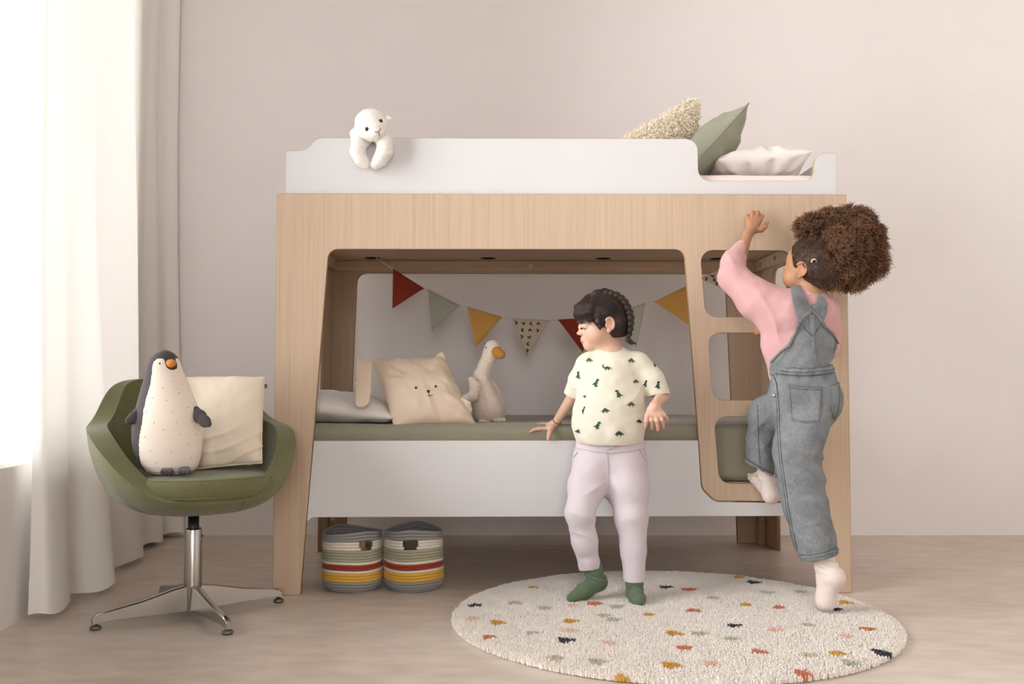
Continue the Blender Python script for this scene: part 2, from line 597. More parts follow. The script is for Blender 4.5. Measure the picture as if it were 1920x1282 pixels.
FRAME = plain('window_paint', (.80, .78, .75), .5)
def glass_mat():
    m = Mat('window_glass'); nt = m.nt
    tr = m.n('ShaderNodeBsdfTransparent'); gl = m.n('ShaderNodeBsdfGlossy'); gl.inputs['Roughness'].default_value = .02
    fr = m.n('ShaderNodeFresnel'); fr.inputs['IOR'].default_value = 1.45
    mx = m.n('ShaderNodeMixShader'); m.l(fr.outputs[0], mx.inputs[0]); m.l(tr.outputs[0], mx.inputs[1]); m.l(gl.outputs[0], mx.inputs[2])
    m.l(mx.outputs[0], m.out.inputs['Surface']); return m.m
GLASS = glass_mat()
def window(name, a, b, c, d, at):
    root = structure(empty(name, tuple(at(( a + b) / 2, 0, c))))
    off = Vector(root.location)
    fw = .05
    bm = bmesh.new()
    for x0, x1, z0, z1 in ((a, a+fw, c, d), (b-fw, b, c, d), (a+fw, b-fw, c, c+fw), (a+fw, b-fw, d-fw, d), ((a+b)/2-.03, (a+b)/2+.03, c+fw, d-fw)):
        box_bm(bm, x0, x1, .10, .16, z0, z1)
    for v in bm.verts: v.co = Vector(at(*v.co)) - off
    from_bm('window_frame', bm, root, FRAME)
    for x0, x1 in ((a+fw, (a+b)/2-.03), ((a+b)/2+.03, b-fw)):
        bm = bmesh.new(); box_bm(bm, x0, x1, .125, .131, c+fw, d-fw)
        for v in bm.verts: v.co = Vector(at(*v.co)) - off
        from_bm('window_pane', bm, root, GLASS)
    bm = bmesh.new(); box_bm(bm, a, b, .002, .10, c-.001, c+.006)
    for v in bm.verts: v.co = Vector(at(*v.co)) - off
    from_bm('window_sill', bm, root, FRAME)
ang_l = math.atan2(WDIR[1], WDIR[0])
for i, (a, b, c, d) in enumerate(WINS):
    window('window_%d' % (i + 1), a, b, c, d, wp)
    q = wp((a + b) / 2, .19, (c + d) / 2)
    o = portal('window_portal', q, (0, 0, 0), d - c, b - a)
    inn = Vector(-WOUT); o.rotation_euler = inn.to_track_quat('-Z', 'Y').to_euler()
    o.data.size, o.data.size_y = b - a, d - c
for i, (a, b, c, d) in enumerate(FILL_WINS):
    window('window_%d' % (i + 3), a, b, c, d, lambda x, y, z: np.array([XF0 + x, FY - y, z]))  # the added fill window
    o = portal('window_portal', (XF0 + (a + b) / 2, FY - .19, (c + d) / 2), (0, 0, 0), b - a, d - c)
    o.rotation_euler = Vector((0, 1, 0)).to_track_quat('-Z', 'Y').to_euler()

# ---------------------------------------------------------------- curtain
def curtain_mat():
    m = Mat('sheer_curtain_cloth'); v = m.coords('Object')
    df = m.n('ShaderNodeBsdfDiffuse'); tl = m.n('ShaderNodeBsdfTranslucent')
    w = m.noise(v, 500, 2, .6)
    c = m.ramp(w, [(.3, (.92, .89, .845)), (.7, (.96, .94, .905))])
    m.l(c, df.inputs['Color']); m.l(c, tl.inputs['Color'])
    mx = m.n('ShaderNodeMixShader'); mx.inputs[0].default_value = .15
    m.l(df.outputs[0], mx.inputs[1]); m.l(tl.outputs[0], mx.inputs[2])
    tp = m.n('ShaderNodeBsdfTransparent'); m2 = m.n('ShaderNodeMixShader'); m2.inputs[0].default_value = .02
    m.l(mx.outputs[0], m2.inputs[1]); m.l(tp.outputs[0], m2.inputs[2]); m.l(m2.outputs[0], m.out.inputs['Surface'])
    return m.m
CURT = curtain_mat()
# plan of the folds: (x, y) at the hem and 2 m up; tips stand out into the room
HEM = [(-1.475, 2.96), (-1.425, 2.97), (-1.405, 3.06), (-1.425, 3.13), (-1.50, 3.17), (-1.475, 3.24), (-1.40, 3.33), (-1.395, 3.40), (-1.45, 3.47), (-1.555, 3.52),
       (-1.555, 3.66), (-1.50, 3.84), (-1.515, 3.99), (-1.56, 4.05), (-1.61, 4.09), (-1.60, 4.20), (-1.562, 4.31), (-1.585, 4.37), (-1.635, 4.42), (-1.62, 4.50), (-1.562, 4.56), (-1.57, 4.59), (-1.63, 4.595)]
TOP = [(-1.49, 2.98), (-1.465, 2.99), (-1.465, 3.07), (-1.48, 3.12), (-1.50, 3.17), (-1.505, 3.24), (-1.505, 3.32), (-1.508, 3.38), (-1.525, 3.45), (-1.56, 3.52),
       (-1.575, 3.66), (-1.585, 3.84), (-1.588, 3.97), (-1.60, 4.03), (-1.625, 4.09), (-1.635, 4.20), (-1.622, 4.31), (-1.63, 4.37), (-1.645, 4.42), (-1.64, 4.50), (-1.612, 4.56), (-1.615, 4.59), (-1.64, 4.595)]
def spline(pts, n):
    pts = np.asarray(pts, float); m = len(pts)
    out = []
    for i in range(m - 1):
        p0, p1, p2, p3 = pts[max(i-1, 0)], pts[i], pts[i+1], pts[min(i+2, m-1)]
        for t in np.linspace(0, 1, n, endpoint=False):
            out.append(.5 * (2*p1 + (p2-p0)*t + (2*p0-5*p1+4*p2-p3)*t*t + (3*p1-p0-3*p2+p3)*t**3))
    out.append(pts[-1])
    return np.array(out)
hemc, topc = spline(HEM, 9), spline(TOP, 9)
def curtain_sheet(z0, z1, nz, off=0.0):
    V, F = [], []; n = len(hemc)
    for j in range(nz + 1):
        z = z0 + (z1 - z0) * j / nz
        f = min(1.0, z / 2.0) ** .8
        p = hemc * (1 - f) + topc * f
        wob = .006 * np.sin(np.arange(n) * .21 + z * 2.3) * (1 - .5 * f)
        tx = np.gradient(p, axis=0); tx /= np.linalg.norm(tx, axis=1, keepdims=True) + 1e-9
        nn = np.stack([tx[:, 1], -tx[:, 0]], 1)
        p = p + nn * (off) + np.stack([wob, 0 * wob], 1)
        zz = z + .006 * np.sin(np.arange(n) * .33) * (1 if z < .2 else 0)
        lim = np.array([lwx(y) + .012 for y in p[:, 1]]); p[:, 0] = np.maximum(p[:, 0], lim)
        for k in range(n): V.append((p[k, 0], p[k, 1], zz[k] if hasattr(zz, '__len__') else zz))
    for j in range(nz):
        for k in range(n - 1):
            F.append((j*n+k, j*n+k+1, (j+1)*n+k+1, (j+1)*n+k))
    return V, F
cr = empty('curtain', (-1.5, 3.8, .02))
tag(cr, 'sheer cream floor-length curtain gathered in folds at the window wall', 'curtain')
off = np.array(cr.location)
V, F = curtain_sheet(.02, 3.35, 40); link('drape', mesh_from('drape', np.array(V) - off, F), cr, CURT)
V, F = curtain_sheet(.022, .13, 4, .003); link('hem', mesh_from('hem', np.array(V) - off, F), cr, CURT)
rod = [np.array([lwx(y) + .06, y, 3.36]) - off for y in np.linspace(1.0, 4.56, 8)]
tube('curtain_rod', rod, .012, cr, FRAME, 10)

# ================================================================ bunk bed
def wood_mat(name, base, grain=1.0, horizontal=False):
    m = Mat(name)
    s = (62, 62, 1.1) if not horizontal else (1.1, 62, 62)
    v = m.coords('Object', s)
    f = m.noise(v, 1.6, 6, .62, .25)
    v2 = m.coords('Object', (7, 7, .35) if not horizontal else (.35, 7, 7))
    g = m.noise(v2, 1.5, 3, .55, .8)
    v3 = m.coords('Object', (150, 150, 2.2) if not horizontal else (2.2, 150, 150))
    p = m.noise(v3, 2.0, 3, .6)
    lo = tuple(x * k for x, k in zip(base, (.80, .76, .71))); hi = tuple(min(.95, x * 1.07) for x in base)
    c = m.ramp(f, [(.30, lo), (.52, base), (.75, hi)])
    c = m.mix(.35, c, m.ramp(g, [(.3, tuple(x * .90 for x in base)), (.7, hi)]))
    c = m.mix(m.ramp(p, [(.58, (0, 0, 0)), (.74, (.30, .30, .30))]), c, tuple(x * k for x, k in zip(base, (.70, .62, .54))))
    m.l(c, m.b.inputs['Base Color']); m.b.inputs['Roughness'].default_value = .55
    m.b.inputs['Specular IOR Level'].default_value = .3
    m.bump(f, .08, .001)
    return m.m
OAK = wood_mat('pale_oak_veneer', (.565, .425, .305))
OAKH = wood_mat('pale_oak_rail', (.60, .44, .30), horizontal=True)
OAKIN = wood_mat('oak_base_board', (.55, .41, .285), horizontal=True)
def white_mat():
    m = Mat('white_laminate'); v = m.coords('Object')
    m.l(m.ramp(m.noise(v, 3, 3), [(.3, (.655, .65, .65)), (.7, (.68, .675, .675))]), m.b.inputs['Base Color'])
    m.b.inputs['Roughness'].default_value = .38; m.b.inputs['Specular IOR Level'].default_value = .35
    return m.m
WHITE = white_mat()
PLY = plain('birch_ply_edge', (.50, .38, .27), .7)
EDGE = plain('oak_edge_band', (.33, .215, .125), .6)
STEEL = plain('brushed_steel', (.55, .53, .50), .32, 1.0)
HOLE_SHADE = plain('painted_hole_shade', (.03, .02, .015), .9)  # shade inside the finger holes, put into the colour of the cut edges

BO = np.array([.175, 3.346, 0.0]); BA = R(1.0)
BU = np.array([math.cos(BA), math.sin(BA), 0]); BN = np.array([-math.sin(BA), math.cos(BA), 0])
def bp(px, py, v=0.0):
    """photograph point on the bed plane v metres behind its front -> (u, z) in the bed's own axes"""
    d = ray(px, py); o = BO + BN * v
    t = float((o - CAMP) @ BN / (d @ BN)); q = CAMP + d * t - BO
    return float(q @ BU), float(q[2])
def bw(u, v, z): return BO + BU * u + BN * v + np.array([0, 0, z])   # bed axes -> world
def bpoly(pts, v=0.0, seg=7):
    s = 537.0
    return fillet([(*bp(x, y, v), r / s) for x, y, r in pts], seg)
bed = empty('bunk_bed', tuple(BO), BA)
tag(bed, 'low oak and white bunk bed with ladder holes cut in its front', 'bunk bed')
T = .019
HB = 1.05
# front board: legs, header and ladder in one sheet
outer = bpoly([(519, 363, 2), (1587, 364.5, 2), (1597.5, 1111, 1), (1535, 1111, 1), (1522, 941, 4), (1340, 938.5, 26),
               (1316, 915, 26), (1310, 826, 0), (1283, 467.5, 19), (616, 467, 19), (587, 826, 0), (563, 1116, 1), (511, 1116, 1)])
# straighten: keep feet on the floor
outer = [(u, max(z, 0.0) if z > .01 else 0.0) for u, z in outer]
holes = [bpoly(h) for h in ([(1313, 469, 22), (1484, 470, 22), (1494, 594, 22), (1323, 594, 22)],
                            [(1327, 624, 22), (1497, 624, 22), (1507, 750, 22), (1337, 750, 22)],
                            [(1339, 781, 22), (1510, 781, 22), (1520, 906, 22), (1349, 906, 22)])]
panel('front_board', [outer] + holes, T, bed, OAK, EDGE)
# lower white rail, let in between the legs, under the ladder
rail = bpoly([(588, 826, 0), (1309.3, 825, 0), (1315.2, 916, 27), (1339, 940.5, 27), (1521, 943, 0), (1524.5, 967.5, 0), (586, 970, 10), (574.8, 979, 0)])
panel('lower_rail', [rail], T - .003, bed, WHITE, PLY, lambda c: c + Vector((0, .0015, 0)))
# upper white guard, set in between the boards
Gv = .012
def gpoly(pts): return bpoly(pts, Gv, 8)
zt = bp(1050, 372)[1]
guard = gpoly([(534.5, 375, 0), (534.5, 281.5, 0), (576, 281.5, 34), (590, 257, 34), (1309, 259, 23), (1310.5, 338, 23), (1527.5, 338, 20), (1528.5, 286, 24), (1570.5, 286, 0), (1570.5, 375, 0)])
panel('upper_guard', [guard], T, bed, WHITE, PLY, lambda c: c + Vector((0, Gv + .008, 0)))
UL, UR = outer[0][0], outer[1][0]
UL, UR = min(p[0] for p in outer), max(p[0] for p in outer)
ZT = max(p[1] for p in outer)
GL, GR = min(p[0] for p in guard), max(p[0] for p in guard); ZG = max(p[1] for p in guard)
# the rear guard repeats the profile without the notch; the ends close the box
ZE = bp(1560, 286, Gv)[1]
zb = bp(1050, 375, Gv)[1]
panel('rear_guard', [fillet([(GL, zb, 0), (GL, ZG - .05, 0), (GL + .08, ZG - .05, .04), (GL + .12, ZG, .05), (GR - .12, ZG, .05), (GR - .08, ZG - .05, .04), (GR, ZG - .05, 0), (GR, zb, 0)])], T, bed, WHITE, PLY,
      lambda c: c + Vector((0, HB - .045, 0)))
for x in (GL + .001, GR - T - .001):
    panel('end_guard', [[(.042, zb), (.042, ZE), (HB - .047, ZE), (HB - .047, zb)]], T, bed, WHITE, PLY, lambda c, x=x: Vector((x + c.y, c.x, c.z)))
# rear board: wide opening between two tapering legs
TLx, TLz = bp(670, 512, HB - T)
BLx = bp(660, 740, HB - T)[0]; zlo = bp(660, 740, HB - T)[1]
slope = (TLx - BLx) / (TLz - zlo)
TRx = bp(1360, 512, HB - T)[0]
def lx(z): return TLx + slope * (z - TLz)
def rxx(z): return TRx - slope * (z - TLz)
rear = fillet([(UL, 0, 0), (UL, ZT, 0), (UR, ZT, 0), (UR, 0, 0), (rxx(0), 0, 0), (TRx, TLz, .045), (TLx, TLz, .045), (lx(0), 0, 0)])
panel('rear_board', [rear], T, bed, OAK, EDGE, lambda c: c + Vector((0, HB - T, 0)))
rl = [(lx(.30) + .002, .30), (lx(.40) + .002, .40), (rxx(.40) - .002, .40), (rxx(.30) - .002, .30)]
panel('rear_lower_rail', [rl], T - .003, bed, WHITE, PLY, lambda c: c + Vector((0, HB - T + .0015, 0)))
# end boards with arched openings
for x in (UL + .001, UR - T - .001):
    e = fillet([(T, 0, 0), (T, ZT - .002, 0), (HB - T, ZT - .002, 0), (HB - T, 0, 0), (HB - T - .20, 0, 0), (HB - T - .20, .37, .03), (T + .19, .37, .03), (T + .19, 0, 0)])
    h = fillet([(T + .17, .62, .05), (T + .17, TLz, .05), (HB - T - .17, TLz, .05), (HB - T - .17, .62, .05)])
    panel('end_board', [e, h], T, bed, OAK, EDGE, lambda c, x=x: Vector((x + c.y, c.x, c.z)))
# base of the upper bunk with finger holes, cleats under it, bolts
z_base = 1.282
holes = []
bx0, bx1 = UL + T + .003, UR - T - .003
hx = [bp(px, 485, .92)[0] for px in (698, 915, 1131, 1345)]
hl = []
for r_ in (.92, .52, .16):
    for x in hx:
        hl.append([(x + .034 * math.cos(t), r_ + .034 * math.sin(t)) for t in np.linspace(0, 2 * math.pi, 20, endpoint=False)])
panel('upper_base', [[(bx0, T + .003), (bx1, T + .003), (bx1, HB - T - .003), (bx0, HB - T - .003)]] + hl, .018, bed, OAKIN, HOLE_SHADE, lambda c: Vector((c.x, c.z, z_base + c.y)))
def bolt(parent, loc, axis, r=.011):
    V, F = tube_mesh([np.array(loc) , np.array(loc) + np.array(axis) * .004], r, 14)
    b = link('bolt', mesh_from('bolt', V, F), parent, STEEL, False)
    return b
c1 = box('rear_cleat', bx0, bx1, HB - T - .028, HB - T - .001, z_base - .047, z_base - .001, bed, OAKH, .002)
for px in (627, 735, 995, 1185):
    u = bp(px, 497, HB - .05)[0]; bolt(c1, (u, HB - T - .028, z_base - .024), (0, -1, 0))
for x0, x1, s in ((bx0, bx0 + .027, 1), (bx1 - .027, bx1, -1)):
    c = box('end_cleat', x0, x1, T + .004, HB - T - .03, z_base - .047, z_base - .001, bed, OAK, .002)
    for v in (.93, .70, .40, .12):
        bolt(c, (x1 if s > 0 else x0, v, z_base - .024), (s, 0, 0), .010)
# base of the lower bunk
box('lower_base', bx0 + .02, bx1 - .02, T + .005, HB - T - .005, .362, .380, bed, OAKIN, .001)
for x0, x1 in ((bx0, bx0 + .018), (bx1 - .018, bx1)):
    box('lower_cleat', x0, x1, T + .004, HB - T - .004, .33, .361, bed, OAKH, .002)
# corner posts inside the rear legs
for x0, x1 in ((bx0, bx0 + .03), (bx1 - .03, bx1)):
    p = box('corner_post', x0, x1, HB - T - .045, HB - T - .001, .0, .329, bed, OAKH, .002)
    bolt(p, ((x0 + x1) / 2, HB - T - .045, .12), (0, -1, 0), .008)

# ---------------------------------------------------------------- mattresses
def mattress(name, u0, u1, v0, v1, z0, z1, mat, label, r=.035, n=(90, 48), seed=1):
    """soft slab: rounded edges, slight dips"""
    bm = bmesh.new(); box_bm(bm, u0, u1, v0, v1, z0, z1)
    bmesh.ops.bevel(bm, geom=list(bm.edges), offset=r, segments=6, profile=.5, affect='EDGES')
    bmesh.ops.subdivide_edges(bm, edges=[e for e in bm.edges if e.calc_length() > .3], cuts=36, use_grid_fill=True)
    for v in bm.verts:
        q = np.array([[v.co.x, v.co.y, v.co.z]])
        if v.co.z > (z0 + z1) / 2:
            v.co.z += .004 * float(vnoise(q, 3.2, seed)[0]) + .0018 * float(vnoise(q * np.array([1, 2.2, 1]), 13, seed + 1)[0]) - .002
    o = from_bm(name, bm, None, mat, True)
    o.location = tuple(BO); o.rotation_euler = (0, 0, BA)
    return tag(o, label, 'mattress')
SAGE = cloth('sage_sheet', sr(140, 136, 118), .07, 700, .2, blotch=5)
PINKW = cloth('pale_pink_sheet', (.84, .74, .70), .04, 700, .15)
mattress('mattress', bx0 + .022, bx1 - .022, T + .007, HB - T - .008, .381, .583, SAGE, 'sage green sheeted mattress on the lower bunk', .03)
mattress('mattress', GL + T + .005, GR - T - .005, .042, HB - .05, z_base + .019, 1.476, PINKW, 'pale pink sheeted mattress on the upper bunk', .03, seed=4)
# ================================================================ soft things on the beds
def attach(child, root):
    """parent a piece modelled in world coordinates to its thing (a plain Empty)"""
    child.parent = root
    child.matrix_parent_inverse = Matrix.Translation(-Vector(root.location))
    return child
def rebase(o):
    """put the origin of a one-mesh thing at its base"""
    c = np.empty(len(o.data.vertices) * 3, np.float32); o.data.vertices.foreach_get('co', c); c = c.reshape(-1, 3)
    p = Vector(((c[:, 0].min() + c[:, 0].max()) / 2, (c[:, 1].min() + c[:, 1].max()) / 2, c[:, 2].min()))
    o.data.transform(Matrix.Translation(-p)); o.location = p
    return o
def rebase_empty(root, p):
    root.location = p

def pillow_mesh(c00, c10, c11, c01, thick, n=44, pinch=.07, pw=3.0, ex=.55, wr=.006, seed=0, sag=0.0, back=1.0, corner=0.0):
    """cushion stretched over four corner points, filled to THICK; returns V, Q"""
    c00, c10, c11, c01 = (np.asarray(c, float) for c in (c00, c10, c11, c01))
    nrm = np.cross(c10 - c00, c01 - c00); nrm /= np.linalg.norm(nrm)
    t = np.linspace(-1, 1, n); t = np.sign(t) * (1 - (1 - np.abs(t)) ** 1.25)
    u, v = np.meshgrid(t, t, indexing='ij')
    pu = u * (1 - pinch * (1 - v * v) ** .8); pv = v * (1 - pinch * (1 - u * u) ** .8)
    s, w = (pu + 1) / 2, (pv + 1) / 2
    base = ((1-s)*(1-w))[..., None]*c00 + (s*(1-w))[..., None]*c10 + (s*w)[..., None]*c11 + ((1-s)*w)[..., None]*c01
    h = np.maximum((1 - np.abs(u) ** pw) * (1 - np.abs(v) ** pw), 0) ** ex
    r = np.sqrt(u * u + v * v); th = np.arctan2(v, u)
    V, Q = [], []
    out = []
    for sgn, k in ((1, 1.0), (-1, back)):
        q = np.stack([u * 2.2, v * 2.2, np.full_like(u, sgn * 3.0 + seed)], -1)
        wv = vnoise(q, 1.1, seed) * .9 + vnoise(q, 2.6, seed + 1) * .55
        rad = vnoise(np.stack([np.cos(th) * 3.2, np.sin(th) * 3.2, r * .8 + sgn * 5], -1), 1.6, seed + 2) * np.clip(r - .35, 0, 1) * 1.6
        d = sgn * h * thick / 2 * k + sgn * wr * (wv + rad) * np.minimum(h * 2, 1)
        p = base + nrm * d[..., None]
        if sag: p[..., 2] -= sag * (1 - r / 1.41) * 1.0
        out.append(p)
    idx = np.arange(n * n).reshape(n, n)
    idb = idx + n * n
    edge = np.zeros((n, n), bool); edge[0] = edge[-1] = True; edge[:, 0] = edge[:, -1] = True
    idb = np.where(edge, idx, idb)
    for ii, fl in ((idx, False), (idb, True)):
        a, b, c, d = ii[:-1, :-1], ii[1:, :-1], ii[1:, 1:], ii[:-1, 1:]
        q = np.stack([a, b, c, d], -1).reshape(-1, 4)
        Q.append(q[:, ::-1] if fl else q)
    V = np.concatenate([out[0].reshape(-1, 3), out[1].reshape(-1, 3)]); Q = np.concatenate(Q)
    used = np.unique(Q); mp = np.zeros(len(V), int); mp[used] = np.arange(len(used))
    return V[used], mp[Q]
def pillow_edge(c00, c10, c11, c01, pinch=.07, n=16):
    c = [np.asarray(q, float) for q in (c00, c10, c11, c01)]
    pts = []
    for k in range(4):
        for t in np.linspace(-1, 1, n, endpoint=False):
            u, v = [(t, -1), (1, t), (-t, 1), (-1, -t)][k]
            pu = u * (1 - pinch * (1 - v*v) ** .8); pv = v * (1 - pinch * (1 - u*u) ** .8)
            s, w = (pu+1)/2, (pv+1)/2
            pts.append((1-s)*(1-w)*c[0] + s*(1-w)*c[1] + s*w*c[2] + (1-s)*w*c[3])
    return pts
def soft(name, V, Q, mat, label, cat, group=None):
    o = link(name, mesh_np(name, V, Q), None, mat, True)
    rebase(o); return tag(o, label, cat, group)

LINEN_W = cloth('white_pillow_cotton', (.86, .81, .785), .04, 800, .2)
LINEN_G = cloth('grey_white_cotton', (.74, .71, .68), .04, 800, .2)
BEIGE = cloth('beige_cotton', (.735, .60, .465), .05, 800, .2)
BEIGE2 = cloth('beige_ear_cotton', (.72, .58, .44), .05, 800, .2)
SAGEC = cloth('sage_muslin', sr(150, 151, 134), .10, 260, .55, blotch=16)
CREAMC = cloth('cream_cotton', (.77, .67, .535), .04, 800, .25)
DARK = plain('dark_thread', (.03, .022, .018), .7)
LABELG = plain('grey_woven_label', (.10, .10, .11), .8)

# white pillow at the head of the lower bunk
zl = .585
V, Q = pillow_mesh((-.85, 3.415, .655), (-.425, 3.43, .602), (-.425, 3.93, .602), (-.85, 3.93, .66), .125, wr=.006, seed=3, pinch=.05)
V[:, 2] = np.maximum(V[:, 2], zl)
soft('pillow', V, Q, LINEN_G, 'white pillow lying flat against the left end of the lower bunk', 'pillow')

# beige cushion with an embroidered animal face and two ears
fc = [P(738, 803, 3.425), P(893, 795, 3.47), P(836, 669, 3.63), P(695, 673, 3.60)]
root = empty('face_cushion', tuple(P(815, 803, 3.47)))
tag(root, 'beige square cushion with floppy ears and a stitched animal face', 'cushion')
V, Q = pillow_mesh(*fc, .13, n=80, wr=.009, seed=11, pinch=.05)
V[:, 2] = np.maximum(V[:, 2], .578)
attach(link('cushion_body', mesh_np('cushion_body', V, Q), None, BEIGE), root)
body = COL.objects['cushion_body']
bv = bvh_of(V, Q)
for nm, polys in (('eye', [disc(780, 727, 2.3, 2.6)]), ('eye', [disc(817, 724.5, 2.0, 2.6)]),
                  ('nose', [[(799.5, 732), (804, 730.8), (806.5, 733), (804.5, 737), (802, 737)]]),
                  ('mouth', stroke([(803.5, 737), (804.5, 740), (806, 742.5)], 1.1) + stroke([(803, 742), (806, 742.3), (811, 740.5)], 1.2))):
    d = decal(nm, bv, polys, DARK, None, .4)
    if d: attach(d, root)
def flap(name, outline, depth, t, mat, bend=0.0, seg=2):
    """soft flat piece: outline in photograph pixels with a depth per point"""
    pts = np.array([P(x, y, depth(x, y)) for x, y in outline])
    bm = bmesh.new()
    f = bm.faces.new([bm.verts.new(p) for p in pts])
    bmesh.ops.triangulate(bm, faces=[f])
    bmesh.ops.subdivide_edges(bm, edges=bm.edges[:], cuts=1)
    me = bpy.data.meshes.new(name); bm.to_mesh(me); bm.free()
    o = link(name, me, None, mat, True)
    m = o.modifiers.new('thick', 'SOLIDIFY'); m.thickness = t; m.offset = 0
    m = o.modifiers.new('round', 'SUBSURF'); m.levels = m.render_levels = 2
    return o
ear = fillet([(668, 670, 4), (697, 676, 4), (696, 735, 10), (692, 757, 10), (679, 767, 10), (666, 762, 8), (665, 720, 10)], 3)
attach(flap('ear', ear, lambda x, y: 3.50 - .0009 * (y - 670), .016, BEIGE2), root)
ear = fillet([(812, 672, 3), (822, 662, 4), (832, 656, 3), (836, 672, 3), (836, 690, 3), (824, 684, 3)], 3)
attach(flap('ear', ear, lambda x, y: 3.60, .02, BEIGE2), root)

# goose
GOOSE = cloth('oatmeal_boucle', (.70, .595, .51), .06, 420, .7, blotch=60)
OCHRE = cloth('ochre_felt', (.43, .205, .045), .06, 500, .3)
FEETC = cloth('cream_felt', (.72, .65, .52), .05, 500, .3)
GY = 3.64; gs = 1 / SCALE(GY)
root = empty('goose_plush', tuple(P(915, 789, GY)))
tag(root, 'oatmeal plush goose with an ochre beak sitting on the lower bunk', 'soft toy')
lo, hi = P(860, 800, GY) - np.array([.02, .12, .02]), P(960, 628, GY) + np.array([.02, .12, .02])
S = SDF(lo, hi, .0028)
g = lambda x, y, dy=0: P(x, y, GY + dy)
S.cap(g(924, 652), g(921, 664), 15*gs, 14.5*gs, .01)
S.chain([g(922, 660), g(910, 685), g(903, 706), g(906, 735, -.01), g(914, 762, -.015), g(916, 768, -.015)], [14.5*gs, 12.5*gs, 15*gs, 22*gs, 29*gs, 30*gs], .012)
S.ell(g(937, 770, .03), (12*gs, .05, 22*gs), None, .02)
S.cut(g(915, 788), (0, 0, -1))
V, Q = S.mesh(2)
N = normals(V, Q); V = V + N * (.0008 * vnoise(V, 160, 3) + .0006 * vnoise(V, 320, 5))[:, None]
attach(link('plush_body', mesh_np('plush_body', V, Q), None, GOOSE), root)
bv = bvh_of(V, Q)
d = decal('eye', bv, [disc(911.3, 651.5, 1.1, 1.7)], DARK, None, .3); attach(d, root)
S = SDF(g(855, 790) - np.array([.06, .22, .06]), g(905, 690) + .06, .0026)
S.chain([g(884, 712, -.05), g(890, 726, -.055), g(886, 742, -.09), g(872, 747, -.13), g(868, 752, -.155), g(876, 758, -.16), g(879, 768, -.155)],
        [6.5*gs, 11.5*gs, 9.5*gs, 6*gs, 5.2*gs, 5.6*gs, 6.4*gs], .006, '+', .6)
V, Q = S.mesh(2); N = normals(V, Q); V = V + N * (.0014 * vnoise(V, 170, 3))[:, None]
attach(link('wing', mesh_np('wing', V, Q), None, GOOSE), root)
S = SDF(g(900, 790) - .06, g(960, 690) + .08, .0026)
S.chain([g(921, 714, .03), g(931, 735, .035), g(938, 760, .03), g(941, 775, .02)], [5*gs, 8*gs, 9*gs, 6*gs], .006)
V, Q = S.mesh(2); attach(link('wing', mesh_np('wing', V, Q), None, GOOSE), root)
S = SDF(g(915, 680) - .06, g(955, 640) + .06, .002)
S.cap(g(932, 660, -.028), g(939.5, 664.5, -.036), 10.8*gs, 8.6*gs, .004, '+', .8)
V, Q = S.mesh(1); attach(link('beak', mesh_np('beak', V, Q), None, OCHRE), root)
for fx, fy in ((909, 790.5), (936, 788.5)):
    o = fillet([(fx-13, fy-3, 3), (fx-4, fy-4, 2), (fx+3, fy-3, 2), (fx+14, fy-5, 3), (fx+14, fy+1, 3), (fx+2, fy+3, 2), (fx-12, fy+2.5, 2)], 3)
    V = [];
    S = SDF(g(fx, fy) - .07, g(fx, fy) + .07, .002)
    S.cap(g(fx - 8, fy - 1, -.055), g(fx + 9, fy - 1.5, -.05), 4*gs, 4*gs, .004).cap(g(fx, fy - 1, -.03), g(fx, fy, -.06), 4*gs, 4*gs, .006)
    Vv, Qv = S.mesh(1); Vv[:, 2] = np.maximum(Vv[:, 2], .582); attach(link('foot', mesh_np('foot', Vv, Qv), None, FEETC), root)

# ---------------------------------------------------------------- upper bunk
SHAG = cloth('shaggy_wool', (.88, .80, .66), .07, 300, .8, blotch=40)
zu = 1.478
fcs = [P(1150, 322, 3.60), P(1280, 324, 3.78), P(1303, 186, 3.86), P(1170, 268, 3.62)]
for c in fcs[:2]: c[2] = zu + .01
V, Q = pillow_mesh(*fcs, .15, n=40, wr=.004, seed=21, pinch=.03)
V[:, 2] = np.maximum(V[:, 2], zu + .002)
root = empty('shaggy_cushion', (float(V[:, 0].mean()), float(V[:, 1].mean()), zu))
tag(root, 'cream shaggy wool cushion behind the upper guard', 'cushion')
attach(link('cushion_cover', mesh_np('cushion_cover', V, Q), None, SHAG), root)
rg = np.random.default_rng(5)
p, n = surf_samples(V, Q, 5200, rg)
front = n[:, 1] < .45
p, n = p[front], n[front]
k = 9; t = np.linspace(0, 1, k)[None, :, None]
dirn = n * .8 + rg.normal(0, .35, n.shape) + np.array([0, 0, -.45]); dirn /= np.linalg.norm(dirn, axis=1, keepdims=True)
L = rg.uniform(.016, .032, (len(p), 1, 1)); ph = rg.uniform(0, 6.28, (len(p), 1, 1))
sx = np.cross(dirn, rg.normal(0, 1, n.shape)); sx /= np.linalg.norm(sx, axis=1, keepdims=True); sy_ = np.cross(dirn, sx)
st = p[:, None] + dirn[:, None] * L * t + (sx[:, None] * np.cos(ph + t * 9) + sy_[:, None] * np.sin(ph + t * 9)) * .0042 * t ** .5
h_ = hair('wool_locks', st, .0028, .0016, None, SHAG); h_['kind'] = 'stuff'; attach(h_, root)

